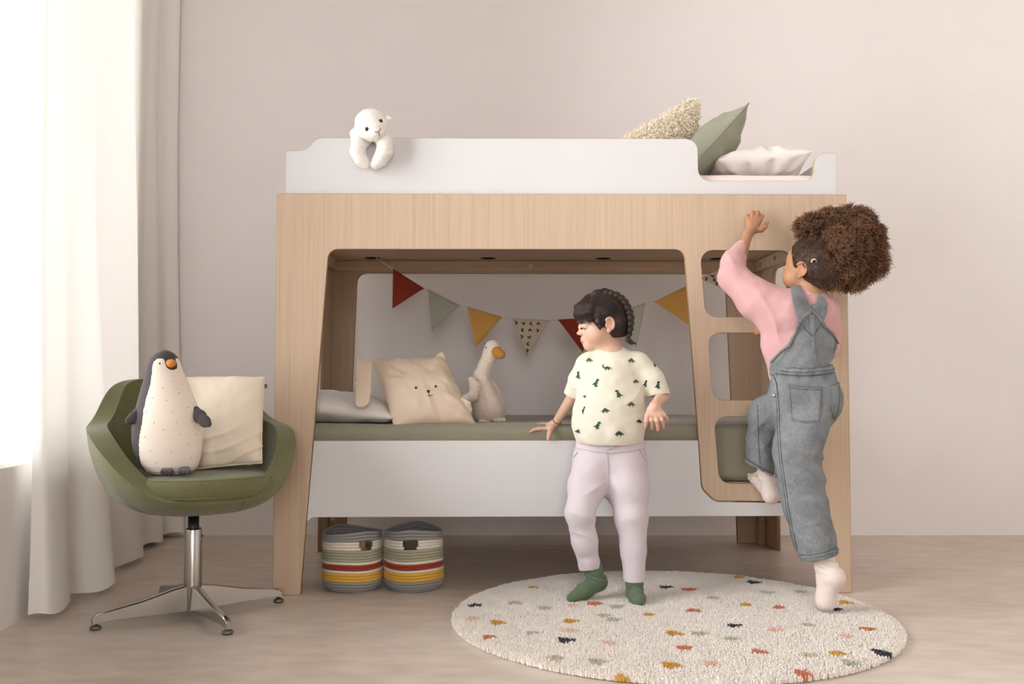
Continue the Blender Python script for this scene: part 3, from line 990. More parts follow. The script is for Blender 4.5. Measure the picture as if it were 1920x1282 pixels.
n1, n2 = P(1403.5, 194, 3.50), P(1287, 322, 3.48); n2[2] = zu + .02
f1, f2 = n1 + np.array([.0, .36, -.03]), n2 + np.array([-.01, .36, 0])
V, Q = pillow_mesh(n2, n1, f1, f2, .165, n=80, wr=.011, seed=31, pinch=.035, pw=2.2, ex=.62)
V[:, 2] = np.maximum(V[:, 2], zu + .002)
root = empty('muslin_cushion', (float(V[:, 0].mean()), float(V[:, 1].mean()), zu))
tag(root, 'sage green cushion tipped on edge beside the notch of the upper guard', 'cushion')
attach(link('cushion_cover', mesh_np('cushion_cover', V, Q), None, SAGEC), root)
seam = [q for q in pillow_edge(n2, n1, f1, f2, .035)]
for q in seam: q[2] = max(q[2], zu + .004)
attach(tube('seam', seam, .0032, None, SAGEC, 6, True), root)

a, b = P(1346, 300, 3.475), P(1523, 284, 3.50)
c, d = b + np.array([.01, .40, -.04]), a + np.array([-.0, .40, -.02])
V, Q = pillow_mesh(a + np.array([0, 0, -.0]), b, c, d, .115, n=80, wr=.012, seed=41, pinch=.03, ex=.5)
V[:, 2] -= .035 * np.clip((P(1470, 300, 3.5)[0] - V[:, 0]) / .2 + .5, 0, 1) * 0
V[:, 2] = np.maximum(V[:, 2], zu + .001)
soft('pillow', V, Q, LINEN_W, 'plump white pillow lying in the notch of the upper guard', 'pillow')

# ---------------------------------------------------------------- sheep
SHEEP = cloth('white_plush', (.93, .90, .86), .03, 300, .6, blotch=40)
EYEB = plain('dark_brown_button', (.035, .018, .010), .25)
SY = 3.318; ss = 1 / SCALE(SY, 1.6)
g = lambda x, y, dy=0: P(x, y, SY + dy)
root = empty('sheep_plush', tuple(g(696, 300)))
tag(root, 'white plush sheep hanging its forelegs over the upper guard', 'soft toy')
S = SDF(g(645, 330) - np.array([.0, .10, .0]), g(745, 196) + np.array([0, .22, 0]), .0022)
S.ell(g(695, 232, .012), (29*ss, .052, 26*ss), None, .008)
S.ell(g(699, 246, -.022), (21*ss, .036, 18*ss), None, .014)
S.ell(g(703, 248, -.048), (11*ss, .018, 9.5*ss), None, .012)
S.cap(g(680, 246, -.015), g(708, 240, -.015), 15*ss, 14*ss, .012)
S.chain([g(698, 250, .05), g(700, 259, .09), g(700, 268, .12)], [17*ss, 22*ss, 24*ss], .012)
V, Q = S.mesh(2); Hd, Hq = V, Q
attach(link('plush_head', mesh_np('plush_head', V, Q), None, SHEEP), root)
bvh_head = bvh_of(V, Q)
S = SDF(g(645, 330) - np.array([.0, .10, .0]), g(745, 196) + np.array([0, .22, 0]), .0022)
S.chain([g(684, 262, .02), g(673, 270, -.005), g(670.5, 284, -.004), g(677, 300, -.002), g(685, 307, .0)], [12*ss, 12.5*ss, 12.8*ss, 11*ss, 8*ss], .006)
A1 = S.mesh(2)
S = SDF(g(645, 330) - np.array([.0, .10, .0]), g(755, 196) + np.array([0, .22, 0]), .0022)
S.chain([g(714, 262, .02), g(722, 268, -.008), g(721, 284, -.01), g(713, 299, -.008), g(705, 307, -.004)], [12*ss, 13*ss, 13.6*ss, 12*ss, 9*ss], .006)
A2 = S.mesh(2)
for VV, QQ in (A1, A2): attach(link('foreleg', mesh_np('foreleg', VV, QQ), None, SHEEP), root)
S = SDF(g(645, 290) - .08, g(745, 200) + .08, .002)
S.chain([g(671, 238, .01), g(665, 250, .004), g(661.5, 263, .0)], [5*ss, 8*ss, 4*ss], .004, '+', .5)
E1 = S.mesh(1); attach(link('ear', mesh_np('ear', *E1), None, SHEEP), root)
S = SDF(g(645, 290) - .08, g(755, 195) + .08, .002)
S.chain([g(720, 226, .01), g(727, 222, .004), g(733, 222, .0)], [6*ss, 5*ss, 1.5*ss], .004, '+', .5)
E2 = S.mesh(1); attach(link('ear', mesh_np('ear', *E2), None, SHEEP), root)
def ball(name, c, r, mat, root, sq=(1, 1, 1)):
    bm = bmesh.new(); bmesh.ops.create_uvsphere(bm, u_segments=16, v_segments=10, radius=r)
    for v in bm.verts: v.co = Vector((v.co.x*sq[0] + c[0], v.co.y*sq[1] + c[1], v.co.z*sq[2] + c[2]))
    o = from_bm(name, bm, None, mat, True)
    if root is not None: attach(o, root)
    return o
def hit(bv, x, y):
    d = ray(x, y); d /= np.linalg.norm(d); h = bv.ray_cast(Vector(CAMP), Vector(d))
    return np.array(h[0]) if h[0] else None
for x, y in ((688, 242), (713.8, 227)):
    ball('eye', hit(bvh_head, x, y), .0072, EYEB, root)
d = decal('mouth', bvh_head, stroke([(702, 247.3), (709.5, 247.5), (714, 240.5)], 1.0) + stroke([(709.5, 247.5), (711.5, 254)], 1.0), DARK, None, .3, .0015); attach(d, root)
rg = np.random.default_rng(9)
for nm, (VV, QQ), cnt in (('plush_pile', (Hd, Hq), 9000), ('plush_pile', A1, 5000), ('plush_pile', A2, 5000)):
    p, n = surf_samples(VV, QQ, cnt, rg)
    if VV is Hd:
        pr = project(p)
        keep = np.ones(len(p), bool)
        for x, y, r in ((688, 242, 5), (713.8, 227, 5), (709, 247, 9)): keep &= ((pr[:, 0]-x)**2 + (pr[:, 1]-y)**2 > r*r) | (p[:, 1] > SY)
        p, n = p[keep], n[keep]
    dr = n + rg.normal(0, .55, n.shape); dr /= np.linalg.norm(dr, axis=1, keepdims=True)
    L = rg.uniform(.002, .0055, (len(p), 1, 1)); t = np.linspace(0, 1, 3)[None, :, None]
    o = hair(nm, p[:, None] + dr[:, None] * L * t - n[:, None] * .0005, .0008, .0004, None, SHEEP); o['kind'] = 'stuff'; attach(o, root)

# ---------------------------------------------------------------- bunting
STRING = cloth('cream_cord', (.78, .70, .61), .05, 700, .3)
FLAGM = {'red': cloth('brick_red_linen', (.30, .040, .026), .10, 420, .5), 'sage': cloth('grey_green_linen', (.43, .43, .36), .10, 420, .5),
         'ochre': cloth('ochre_linen', (.66, .36, .10), .10, 420, .5), 'print': cloth('printed_linen', (.62, .52, .40), .06, 420, .5)}
FY_ = 4.245
root = empty('bunting', tuple(P(995, 600, FY_)))
tag(root, 'cord of red, grey green, ochre and printed triangular pennants strung across the lower bunk', 'bunting')
flags = [('red', (737, 505), (794, 541), (735, 578)), ('sage', (802, 543), (862, 573), (810, 620)), ('ochre', (876, 576), (941, 595), (893, 650)),
         ('print', (960, 598), (1030, 601), (988, 668)), ('red', (1047, 600), (1112, 596), (1093, 660)), ('sage', (1150, 588), (1210, 569), (1193, 650)),
         ('ochre', (1228, 566), (1298, 532), (1295, 612)), ('print', (1314, 523), (1375, 492), (1367, 547))]
pts = [(705, 483)]
for f in flags: pts += [f[1], f[2]]
pts += [(1398, 480)]
cord = [P(x, y, FY_ + .004) for x, y in pts]
cord[0] = np.array([cord[0][0], FY_ + .02, 1.284]); cord[-1] = np.array([cord[-1][0], FY_ + .02, 1.281])
attach(tube('cord', cord, .0033, None, STRING, 8), root)
def pennant(col, a, b, c, seed):
    A, B, C = P(*a, FY_), P(*b, FY_), P(*c, FY_)
    n = 14; V, F, id_ = [], [], {}
    for i in range(n + 1):
        for j in range(n + 1 - i):
            s, t = i / n, j / n
            p = A + (B - A) * s + (C - A) * t
            hang = t
            # edges bow in slightly, the cloth ripples away from the cord
            p = p + np.array([0, .012 * math.sin(3.1 * s + 2.0 * t + seed) * hang + .004 * math.sin(9 * s + seed * 3) * hang, 0])
            id_[i, j] = len(V); V.append(p)
    for i in range(n):
        for j in range(n - i):
            F.append((id_[i, j], id_[i, j+1], id_[i+1, j]))
            if i + j < n - 1: F.append((id_[i+1, j], id_[i, j+1], id_[i+1, j+1]))
    o = link('pennant', mesh_from('pennant', V, F), None, FLAGM[col], True)
    m = o.modifiers.new('thick', 'SOLIDIFY'); m.thickness = .0022; m.offset = 0
    attach(o, root)
    # doubled hem along the cord
    k = 10
    hp = [A + (B - A) * s + np.array([0, -.0005, -.001]) for s in np.linspace(.0, 1, k)]
    Vh, Fh = tube_mesh(hp, .0036, 8)
    h = link('hem', mesh_from('hem', Vh, Fh), o, FLAGM[col], True)
    if col == 'print':
        bv = BVHTree.FromPolygons([tuple(v) for v in V], F)
        polys = []
        ax, bx, cx = np.array(a, float), np.array(b, float), np.array(c, float)
        for r in range(5):
            for q in range(6):
                t = .10 + r * .185; s = (q + .35 + .5 * (r % 2)) / 5.0
                if s + t > .93: continue
                w = ax + (bx - ax) * s + (cx - ax) * t
                rot = ((q + 2 * r) % 4) * math.pi / 2 + .5
                e = lambda dx, dy: (w[0] + dx * math.cos(rot) - dy * math.sin(rot), w[1] + dx * math.sin(rot) + dy * math.cos(rot))
                polys += stroke([e(-2.6, -1.6), e(1.6, -1.8), e(.6, 2.8)], 2.4)
        d = decal('print_mark', bv, polys, DARK, None, .45, .0022)
        if d: d.parent = o
    return o
for i, f in enumerate(flags): pennant(*f, i * 1.7)

# ================================================================ striped rope baskets
ROPE = {k: cloth('rope_' + k, c, .06, 500, .6, blotch=90) for k, c in
        {'grey': (.30, .295, .285), 'white': (.76, .70, .62), 'sage': (.40, .385, .275), 'red': (.33, .045, .025), 'yellow': (.72, .42, .055)}.items()}
STRIPE = ['grey'] * 4 + ['yellow'] * 3 + ['white'] + ['red'] * 2 + ['white'] + ['sage'] * 4 + ['white'] * 3 + ['grey'] * 3
def basket(x, y, r, hgt, ang, label, seed):
    root = empty('rope_basket', (x, y, 0))
    tag(root, label, 'basket', None)
    n = len(STRIPE); cr = hgt / n / 2
    rr = random.Random(seed)
    dx, dy = rr.uniform(-.004, .004), rr.uniform(-.004, .004)
    for i, col in enumerate(STRIPE):
        z = cr * (2 * i + 1)
        f = i / (n - 1)
        R0 = r * (1 - .20 * max(0, 1 - f * 6) ** 2) * (1 - .035 * f)
        hole = 15 <= i <= 17
        def pt(a):
            ww = 1 + .012 * f * math.sin(2 * a + seed) + .008 * f * math.sin(3 * a + seed * 2)
            zz = z + (.006 * f ** 6 * math.sin(2 * (a - ang) + math.pi / 2)) + .0015 * math.sin(3 * a + seed)
            if i >= 18:
                zz += 0.003 * sum(math.exp(-((((a - ang - q + math.pi) % (2 * math.pi)) - math.pi) / .3) ** 2) for q in (0, math.pi))
            return np.array([R0 * ww * math.cos(a) + dx * f, R0 * ww * math.sin(a) + dy * f, zz])
        if not hole:
            V, F = tube_mesh([pt(a) for a in np.linspace(0, 2*math.pi, 60, endpoint=False)], cr * 1.12, 8, True)
        else:
            V, F = [], []
            wd = .27 if i != 15 else .22
            for q in (0, math.pi):
                v, f2 = tube_mesh([pt(a) for a in np.linspace(ang + q + wd, ang + q + math.pi - wd, 34)], cr * 1.12, 8, False)
                F += [tuple(k + len(V) for k in ff) for ff in f2]; V += v
        link('rope_coil', mesh_from('rope_coil', V, F), root, ROPE[col], True)
    # coiled base
    for k in range(9):
        R1 = r * .80 * (k + .6) / 9
        V, F = tube_mesh([np.array([R1 * math.cos(a), R1 * math.sin(a), cr]) for a in np.linspace(0, 2*math.pi, 36, endpoint=False)], r * .80 / 18 * 1.1, 6, True)
        V = [np.array([v[0], v[1], max(.0, v[2])]) for v in V]
        link('rope_coil', mesh_from('rope_coil', V, F), root, ROPE['grey'], True)
    return root
basket(-.566, 3.445, .1035, .204, R(-52), 'striped rope basket next to the left leg of the bunk bed', 1)
basket(-.349, 3.450, .1025, .210, R(-91), 'striped rope basket standing right of its twin, handle hole facing forward', 4)
TOYT = cloth('tan_toy', (.45, .28, .17), .08, 300, .3)
S = SDF((-.62, 3.37, .0), (-.49, 3.52, .22), .003)
S.ell((-.548, 3.425, .135), (.036, .034, .03)).ell((-.532, 3.41, .165), (.018, .016, .018), None, .012).cap((-.575, 3.44, .06), (-.55, 3.43, .12), .03, .03, .02)
V, Q = S.mesh(1)
V[:, 2] = np.maximum(V[:, 2], .022)
soft('toy', V, Q, TOYT, 'tan toy inside the left striped basket, seen through its handle hole', 'toy')

# ================================================================ round rug
RCX, RCY, RR = .49, 3.00, .676
RUGW = cloth('cream_rug_wool', (.84, .79, .73), .05, 200, .6, blotch=14, c2=(.89, .845, .79))
rug = empty('rug', (RCX, RCY, 0))
tag(rug, 'round cream tufted rug with scattered coloured spots in front of the bed', 'rug')
lathe('backing', [(0, .0), (RR - .022, 0), (RR - .012, .002), (RR - .010, .005), (RR - .014, .009), (RR - .03, .010), (0, .010)], rug, RUGW, 128)
spots = {'navy': [(110,207),(480,350),(893,135),(1250,112),(1175,290),(1773,397),(1580,222)],
 'yellow': [(350,134),(203,280),(502,270),(708,496),(823,247),(925,321),(914,453),(1216,205),(1190,92),(1592,405),(1627,197)],
 'coral': [(168,338),(476,472),(597,201),(1003,229),(987,145),(967,383),(1273,397),(1352,216),(1452,481),(1719,304)],
 'blush': [(100,262),(497,312),(655,362),(510,207),(1340,308),(1073,446),(1632,335)],
 'taupe': [(272,199),(440,422),(637,251),(1027,322),(1080,179),(1476,288),(1475,410),(900,521)],
 'sage': [(345,320),(612,440),(393,220),(675,268),(1157,346),(1305,155),(1440,152),(1646,440),(690,215)]}
SPOTM = {'navy': (.060, .058, .068), 'yellow': (.62, .36, .07), 'coral': (.60, .22, .125), 'blush': (.78, .56, .46), 'taupe': (.60, .50, .38), 'sage': (.50, .50, .42)}
SPOTM = {k: cloth('tuft_' + k, c, .08, 200, .4) for k, c in SPOTM.items()}
rg = np.random.default_rng(17)
N_P = 90000
rr_ = (RR - .002) * np.sqrt(rg.random(N_P)); aa = rg.random(N_P) * 2 * math.pi
bx = np.stack([rr_ * np.cos(aa), rr_ * np.sin(aa)], 1)
own = np.full(N_P, -1); sl = []
for col, lst in spots.items():
    for cx_, cy_ in lst:
        q = PZ(840 + cx_ / 2.182, 1040 + cy_ / 2.182, .02)
        sl.append((col, q[0] - RCX, q[1] - RCY, rg.uniform(0, 3.14), rg.uniform(.85, 1.15)))
for i, (col, x, y, a, k) in enumerate(sl):
    dx, dy = bx[:, 0] - x, bx[:, 1] - y
    th = np.arctan2(dy, dx)
    r_ = .0200 * k * (1 + .16 * np.sin(3 * th + a) + .10 * np.sin(5 * th + 2 * a))
    own[(dx / 1.05) ** 2 + (dy / 1.0) ** 2 < r_ ** 2] = i
lean = rg.normal(0, .0022, (N_P, 2)) + .0004 * np.stack([vnoise(np.c_[bx, np.zeros(N_P)], 22, 1), vnoise(np.c_[bx, np.ones(N_P)], 22, 2)], 1)
hh = .0215 + .002 * vnoise(np.c_[bx, np.zeros(N_P)], 16, 3) + rg.normal(0, .0012, N_P)
hh -= .008 * np.clip((rr_ - RR + .03) / .03, 0, 1)
t = np.linspace(0, 1, 4)
st = np.zeros((N_P, 4, 3)); st[..., :2] = bx[:, None] + lean[:, None] * (t ** 1.5)[None, :, None]
base_ = np.where(rr_ > RR - .014, .003, .009)
st[..., 2] = base_[:, None] + (hh - base_)[:, None] * t
sel = own < 0
o = hair('pile', st[sel], .0024, .0013, rug, RUGW); o['kind'] = 'stuff'
for i, (col, *_r) in enumerate(sl):
    m = own == i
    if m.sum() > 3:
        s2 = st[m].copy(); s2[..., 2] += .0012 * t
        hair('tufted_spot', s2, .0028, .0016, rug, SPOTM[col])
# ================================================================ swivel chair
def wool_mat():
    m = Mat('green_wool'); v = m.coords('Object')
    n1 = m.noise(v, 420, 3, .7); n2 = m.noise(v, 12, 3, .6)
    c = m.ramp(n1, [(.30, sr(86, 86, 55)), (.55, sr(111, 110, 75)), (.78, sr(139, 138, 105))])
    c = m.mix(.25, c, m.ramp(n2, [(.3, sr(94, 95, 60)), (.7, sr(122, 123, 84))]))
    m.l(c, m.b.inputs['Base Color']); m.b.inputs['Roughness'].default_value = .95; m.b.inputs['Sheen Weight'].default_value = .25
    m.b.inputs['Specular IOR Level'].default_value = .15
    m.bump(n1, .6, .0012)
    return m.m
WOOL = wool_mat()
def chrome_mat():
    m = Mat('worn_aluminium'); v = m.coords('Object', (1, 1, .3))
    m.b.inputs['Base Color'].default_value = (.46, .435, .40, 1)
    m.b.inputs['Metallic'].default_value = 1.0
    m.b.inputs['Roughness'].default_value = .27
    return m.m
CHROME = chrome_mat()
BLACKM = plain('black_steel_column', (.012, .011, .011), .4)
GLIDE = plain('dull_metal_glide', (.16, .145, .13), .4, .8)
CX, CY, CA = -1.003, 3.045, R(31)
chair = empty('swivel_chair', (CX, CY, 0), CA)
tag(chair, 'green wool tub chair on an aluminium four star swivel base by the curtain', 'chair')
def interp(th, tab):
    xs, ys = zip(*tab); xs, ys = np.array(xs, float), np.array(ys, float)
    t = np.interp(th, xs, np.arange(len(xs))); i = np.minimum(t.astype(int), len(xs) - 2); f = t - i; f = f * f * (3 - 2 * f)
    return ys[i] * (1 - f) + ys[i + 1] * f
NT, NS = 96, 18
th = np.linspace(-180, 180, NT, endpoint=False); ath = np.abs(th)
Hr = interp(ath, [(0, .384), (30, .386), (44, .428), (58, .484), (72, .537), (86, .575), (98, .588), (113, .598), (124, .632), (136, .724), (148, .741), (180, .745)])
Rr = interp(ath, [(0, .288), (20, .296), (40, .312), (60, .312), (80, .306), (100, .312), (120, .330), (135, .345), (150, .318), (165, .290), (180, .280)])
fl = interp(ath, [(0, 0), (40, .012), (80, .026), (105, .022), (125, -.004), (180, -.006)])
def ringsmooth(a, n=3):
    for _ in range(n): a = (np.roll(a, 1) + 2 * a + np.roll(a, -1)) / 4
    return a
Hr, Rr, fl = ringsmooth(Hr, 5), ringsmooth(Rr, 8), ringsmooth(fl, 5)
Rr = Rr * .95; fl = fl * .8
ZB = .318
V = []
for j in range(NS + 1):
    s = j / NS
    a = s * math.pi / 2
    rf = math.sin(a) ** .62; zf = 1 - math.cos(a) ** .66
    for k in range(NT):
        r = Rr[k] * rf * (1 if s < .7 else 1) + fl[k] * max(0, (s - .7) / .3) ** 2
        z = ZB + .030 * rf ** 2 * (1 if ath[k] < 60 else .6) + (Hr[k] - ZB - .030 * (1 if ath[k] < 60 else .6)) * zf
        b = R(th[k])
        V.append((r * math.sin(b), -r * math.cos(b), z))
F = []
for j in range(NS):
    for k in range(NT):
        F.append((j*NT+k, j*NT+(k+1) % NT, (j+1)*NT+(k+1) % NT, (j+1)*NT+k))
me = mesh_from('shell', V, F)
bm = bmesh.new(); bm.from_mesh(me); bmesh.ops.remove_doubles(bm, verts=bm.verts, dist=1e-5); bmesh.ops.recalc_face_normals(bm, faces=bm.faces); bm.to_mesh(me); bm.free()
sh = link('shell', me, chair, WOOL, True)
m = sh.modifiers.new('thick', 'SOLIDIFY'); m.thickness = .060; m.offset = -1
m = bevel_mod(sh, .026, 4, 50)
m = sh.modifiers.new('soft', 'SUBSURF'); m.levels = m.render_levels = 1
# seam where each arm meets the front lip
def shell_pt(thd, s, out=.001):
    a = s * math.pi / 2; k = np.array([abs(thd)], float)
    H_, R_, f_ = (float(np.interp(abs(thd), ath[NT//2:], q[NT//2:])) for q in (Hr, Rr, fl))
    rf = math.sin(a) ** .62; zf = 1 - math.cos(a) ** .66; e = .030 * (1 if abs(thd) < 60 else .6)
    r = R_ * rf + f_ * max(0, (s - .7) / .3) ** 2 + out
    return np.array([r * math.sin(R(thd)), -r * math.cos(R(thd)), ZB + e * rf**2 + (H_ - ZB - e) * zf - out])
for sg in (-1, 1):
    tube('seam', [shell_pt(sg * (17 + 4 * (1 - s)), s, .0008) for s in np.linspace(.55, .99, 12)], .0022, chair, WOOL, 6)
# seat cushion
prof = [(.60, .376), (.90, .380), (.972, .388), (1.0, .405), (1.0, .425), (.975, .442), (.92, .4495), (.75, .4525), (.5, .4545), (.25, .4555)]
def seat_r(thd): return .955 * float(np.interp(abs(thd), [0, 20, 38, 60, 90, 120, 150, 180], [.300, .303, .292, .250, .240, .240, .230, .222]))
V, F = [], []
for f, z in prof:
    for k in range(NT):
        r = seat_r(th[k]) * f
        V.append((r * math.sin(R(th[k])), -r * math.cos(R(th[k])), z))
V.append((0, 0, .456))
for j in range(len(prof) - 1):
    for k in range(NT): F.append((j*NT+k, j*NT+(k+1) % NT, (j+1)*NT+(k+1) % NT, (j+1)*NT+k))
for k in range(NT): F.append(((len(prof)-1)*NT+k, (len(prof)-1)*NT+(k+1) % NT, len(V)-1))
F.append(tuple(range(NT))[::-1])
seat = link('seat_cushion', mesh_from('seat_cushion', V, F), chair, WOOL, True)
for f, z, rd in ((.958, .4445, .0022), (.985, .3945, .0022)):
    p = link('piping', mesh_from('piping', *tube_mesh([(seat_r(t_) * f * math.sin(R(t_)), -seat_r(t_) * f * math.cos(R(t_)), z) for t_ in th], rd, 6, True)), seat, WOOL, True)
# column and star base
lathe('column', [(.017, .20), (.017, .322)], chair, BLACKM, 24)
lathe('underplate', [(.02, .314), (.036, .313), (.038, .318), (.0, .322)], chair, BLACKM, 24)
slv = lathe('sleeve', [(.018, .268), (.0235, .272), (.0255, .268), (.027, .12), (.0275, .03), (.025, .018), (.0, .016)], chair, CHROME, 32)
q = np.array([.0245, -.010, .247])
Vt, Ft = tube_mesh([q, q + np.array([.003, -.0012, 0])], .004, 10); link('set_screw', mesh_from('set_screw', Vt, Ft), slv, GLIDE, False)
for k in range(4):
    a = R(38 + 90 * k) - CA
    L = .292
    bm = bmesh.new()
    rings = []
    for r, w, z0, z1 in ((.015, .017, .018, .098), (.06, .0165, .020, .091), (.16, .0135, .023, .067), (.262, .011, .024, .050), (.286, .0105, .020, .046), (.298, .009, .016, .036)):
        pr = [(-w, z0), (w, z0), (w * .82, z1 - .004), (w * .45, z1), (-w * .45, z1), (-w * .82, z1 - .004)]
        rings.append([bm.verts.new((r * math.cos(a) - y * math.sin(a), r * math.sin(a) + y * math.cos(a), z)) for y, z in pr])
    for i in range(len(rings) - 1):
        for j in range(6): bm.faces.new((rings[i][j], rings[i][(j+1) % 6], rings[i+1][(j+1) % 6], rings[i+1][j]))
    bm.faces.new(rings[0][::-1]); bm.faces.new(rings[-1])
    bmesh.ops.recalc_face_normals(bm, faces=bm.faces)
    lg = from_bm('leg', bm, chair, CHROME, True); smooth_by_angle(lg, 40)
    gx, gy = .288 * math.cos(a), .288 * math.sin(a)
    lathe('glide', [(0, 0), (.0135, 0), (.0165, .003), (.0165, .009), (.011, .013), (.006, .015), (.006, .024)], lg, GLIDE, 20, (gx, gy))

# cream cushion on the chair
fc = [P(322, 886, 2.985), P(491, 868, 3.03), P(496, 707, 3.155), P(322, 707, 3.195)]
V, Q = pillow_mesh(*fc, .095, n=90, wr=.004, seed=51, pinch=.03, pw=4, ex=.5)
zz = (V[:, 2] - V[:, 2].min()) / (np.ptp(V[:, 2]))
N = normals(V, Q)
# slumped creases low on the right
q = (V - P(430, 830, 3.05)) / .1
fold = 2.0 * ((1 - np.abs(np.sin(7.5 * (q[:, 2] * .9 - q[:, 0] * .32) + 1.2 * vnoise(V, 9, 4)))) ** 1.8 - .3) * np.exp(-((zz - .30) / .22) ** 2) * np.clip((V[:, 0] + 1.02) / .12, 0, 1)
V = V + N * (fold * .0042)[:, None]
root = empty('cream_cushion', (-.98, 3.03, .456))
tag(root, 'cream square cushion leaning in the green chair behind the penguin', 'cushion')
attach(link('cushion_cover', mesh_np('cushion_cover', V, Q), None, CREAMC), root)
attach(tube('piping', pillow_edge(*fc, .03), .0026, None, CREAMC, 6, True), root)
tp = P(498.5, 724, 3.14)
attach(box('sewn_label', tp[0] - .004, tp[0] + .004, tp[1] - .001, tp[1] + .001, tp[2] - .007, tp[2] + .007, None, LABELG), root)

# ================================================================ penguin
PY = 2.895; ps = 1 / SCALE(PY, .6)
PWHITE = cloth('cream_plush_cotton', (.80, .705, .60), .03, 600, .25)
PDARK = cloth('charcoal_plush_cotton', (.062, .055, .056), .10, 600, .3)
PORANGE = cloth('orange_felt', (.60, .22, .055), .08, 400, .4)
rows = [(656.5, 302, 312), (659, 294, 318), (664, 286, 325), (671, 279.5, 330.5), (680, 274, 333.5), (690, 271, 336), (700, 269, 340), (712, 266.5, 345.5), (725, 263, 351), (745, 258, 360),
        (760, 255, 366.5), (780, 250, 373), (800, 247.5, 376.5), (820, 247, 377.5), (840, 250, 376.5), (858, 256, 374), (872, 263, 370.5), (881, 271, 364.5), (887, 284, 354)]
ry = np.array([r[0] for r in rows]); rl_ = np.array([r[1] for r in rows], float); rr2 = np.array([r[2] for r in rows], float)
NR, NA = 230, 240
tt = np.linspace(0, 1, NR); yy = np.interp(tt, np.linspace(0, 1, len(ry)), ry)
def smooth1(a, k=7):
    w = np.hanning(k + 2)[1:-1]; w /= w.sum(); return np.convolve(np.pad(a, k // 2, mode='edge'), w, 'valid')
lft = smooth1(np.interp(yy, ry, rl_), 13); rgt = smooth1(np.interp(yy, ry, rr2), 13)
aa = np.linspace(0, 2 * math.pi, NA, endpoint=False)
Pl = np.array([P(l, y, PY) for l, y in zip(lft, yy)]); Pr = np.array([P(r, y, PY) for r, y in zip(rgt, yy)])
cen, hw = (Pl + Pr) / 2, (Pr[:, 0] - Pl[:, 0]) / 2
dep = hw * np.interp(yy, [656, 690, 740, 820, 888], [1.0, .95, .78, .74, .8])
yo = np.interp(yy, [656, 700, 760, 888], [.012, .02, .012, 0])
V = np.stack([cen[:, None, 0] + hw[:, None] * np.cos(aa), cen[:, None, 1] + yo[:, None] + dep[:, None] * np.sin(aa), np.broadcast_to(cen[:, None, 2], (NR, NA))], -1).reshape(-1, 3)
top = len(V); V = np.vstack([V, P(307, 655.5, PY) + [0, .012, 0], P(319, 889, PY)])
F4 = []
for j in range(NR - 1):
    for k in range(NA): F4.append((j*NA+k, j*NA+(k+1) % NA, (j+1)*NA+(k+1) % NA, (j+1)*NA+k))
F4 = np.array(F4)[:, ::-1]
caps = [(k, (k+1) % NA, top) for k in range(NA)] + [((NR-1)*NA+k, (NR-1)*NA+(k+1) % NA, top+1) for k in range(NA)]
pr = project(V)
white = [(301, 671.5), (294, 673), (288.5, 678), (286.2, 684), (284.5, 702), (281.5, 722), (274, 747), (269, 770), (266, 795), (262, 815), (260.5, 830), (261, 852), (263.5, 868), (272, 881), (280, 900), (420, 900),
         (420, 690), (345, 676), (329, 671), (330, 676), (332.5, 684), (332, 690.5), (327, 693), (321, 693.3), (314.5, 691), (310.5, 685), (309, 677), (306, 672.5)]
fc_ = V[F4].mean(1); fp = project(fc_)
ang = np.tile(aa, NR - 1) + math.pi / NA
isw = inside(white, fp[:, 0], fp[:, 1]) & (np.sin(ang) < .55)
isw &= ~((np.sin(ang) > 0) & (np.cos(ang) < 0))
peng = empty('penguin_plush', tuple(P(318, 888, PY)))
tag(peng, 'stuffed penguin with charcoal back and cream belly sitting on the green chair', 'soft toy')
def split(name, fs, extra, mat, off=0.0):
    VV = V.copy()
    me = mesh_from(name, VV, [tuple(f) for f in fs] + extra)
    bm = bmesh.new(); bm.from_mesh(me)
    bmesh.ops.delete(bm, geom=[v for v in bm.verts if not v.link_faces], context='VERTS')
    bm.to_mesh(me); bm.free()
    return attach(link(name, me, None, mat, True), peng)
split('belly', F4[isw], [], PWHITE)
split('back', F4[~isw], caps, PDARK)
bv = BVHTree.FromPolygons([tuple(v) for v in V], [tuple(map(int, f)) for f in F4])
ball('beak', hit(bv, 321, 681) + np.array([0, -.002, 0]), .0155, PORANGE, peng, (1.02, .75, .82))
e = decal('eye', bv, [disc(299.6, 681.5, 1.5, 1.9)], DARK, None, .3); attach(e, peng)
dots = [(660,300),(725,322),(583,350),(702,387),(505,425),(612,442),(772,497),(655,527),(460,530),(800,597),(517,612),(688,608),(587,663),(715,695),(825,697),(450,718),(773,775),(490,820),(645,830),(793,872),(530,918)]
d = decal('printed_dots', bv, [disc(160 + x / 4.007, 640 + y / 4.007, .95, .95, 8) for x, y in dots], plain('grey_print', (.16, .13, .12), .8), None, .3)
attach(d, peng); d['kind'] = 'stuff'
def plush(name, pts, rads, root, mat, h=.0026, k=.008, sy=1.0, bump=0):
    pts = [np.asarray(p) for p in pts]
    S = SDF(np.min(pts, 0) - max(rads) - .02, np.max(pts, 0) + max(rads) + .02, h)
    S.chain(pts, rads, k, '+', sy)
    VV, QQ = S.mesh(2)
    return attach(link(name, mesh_np(name, VV, QQ), None, mat), root)
g = lambda x, y, dy=0: P(x, y, PY + dy)
plush('wing', [g(268, 768, -.01), g(262, 777, -.02), g(250, 784, -.035), g(240, 789, -.045)], [12*ps, 12*ps, 9*ps, 6*ps], peng, PDARK, sy=.5)
plush('wing', [g(368, 768, -.005), g(375, 781, -.02), g(384, 790, -.035), g(391, 795, -.045)], [7*ps, 10.5*ps, 9*ps, 6*ps], peng, PDARK, sy=.5)
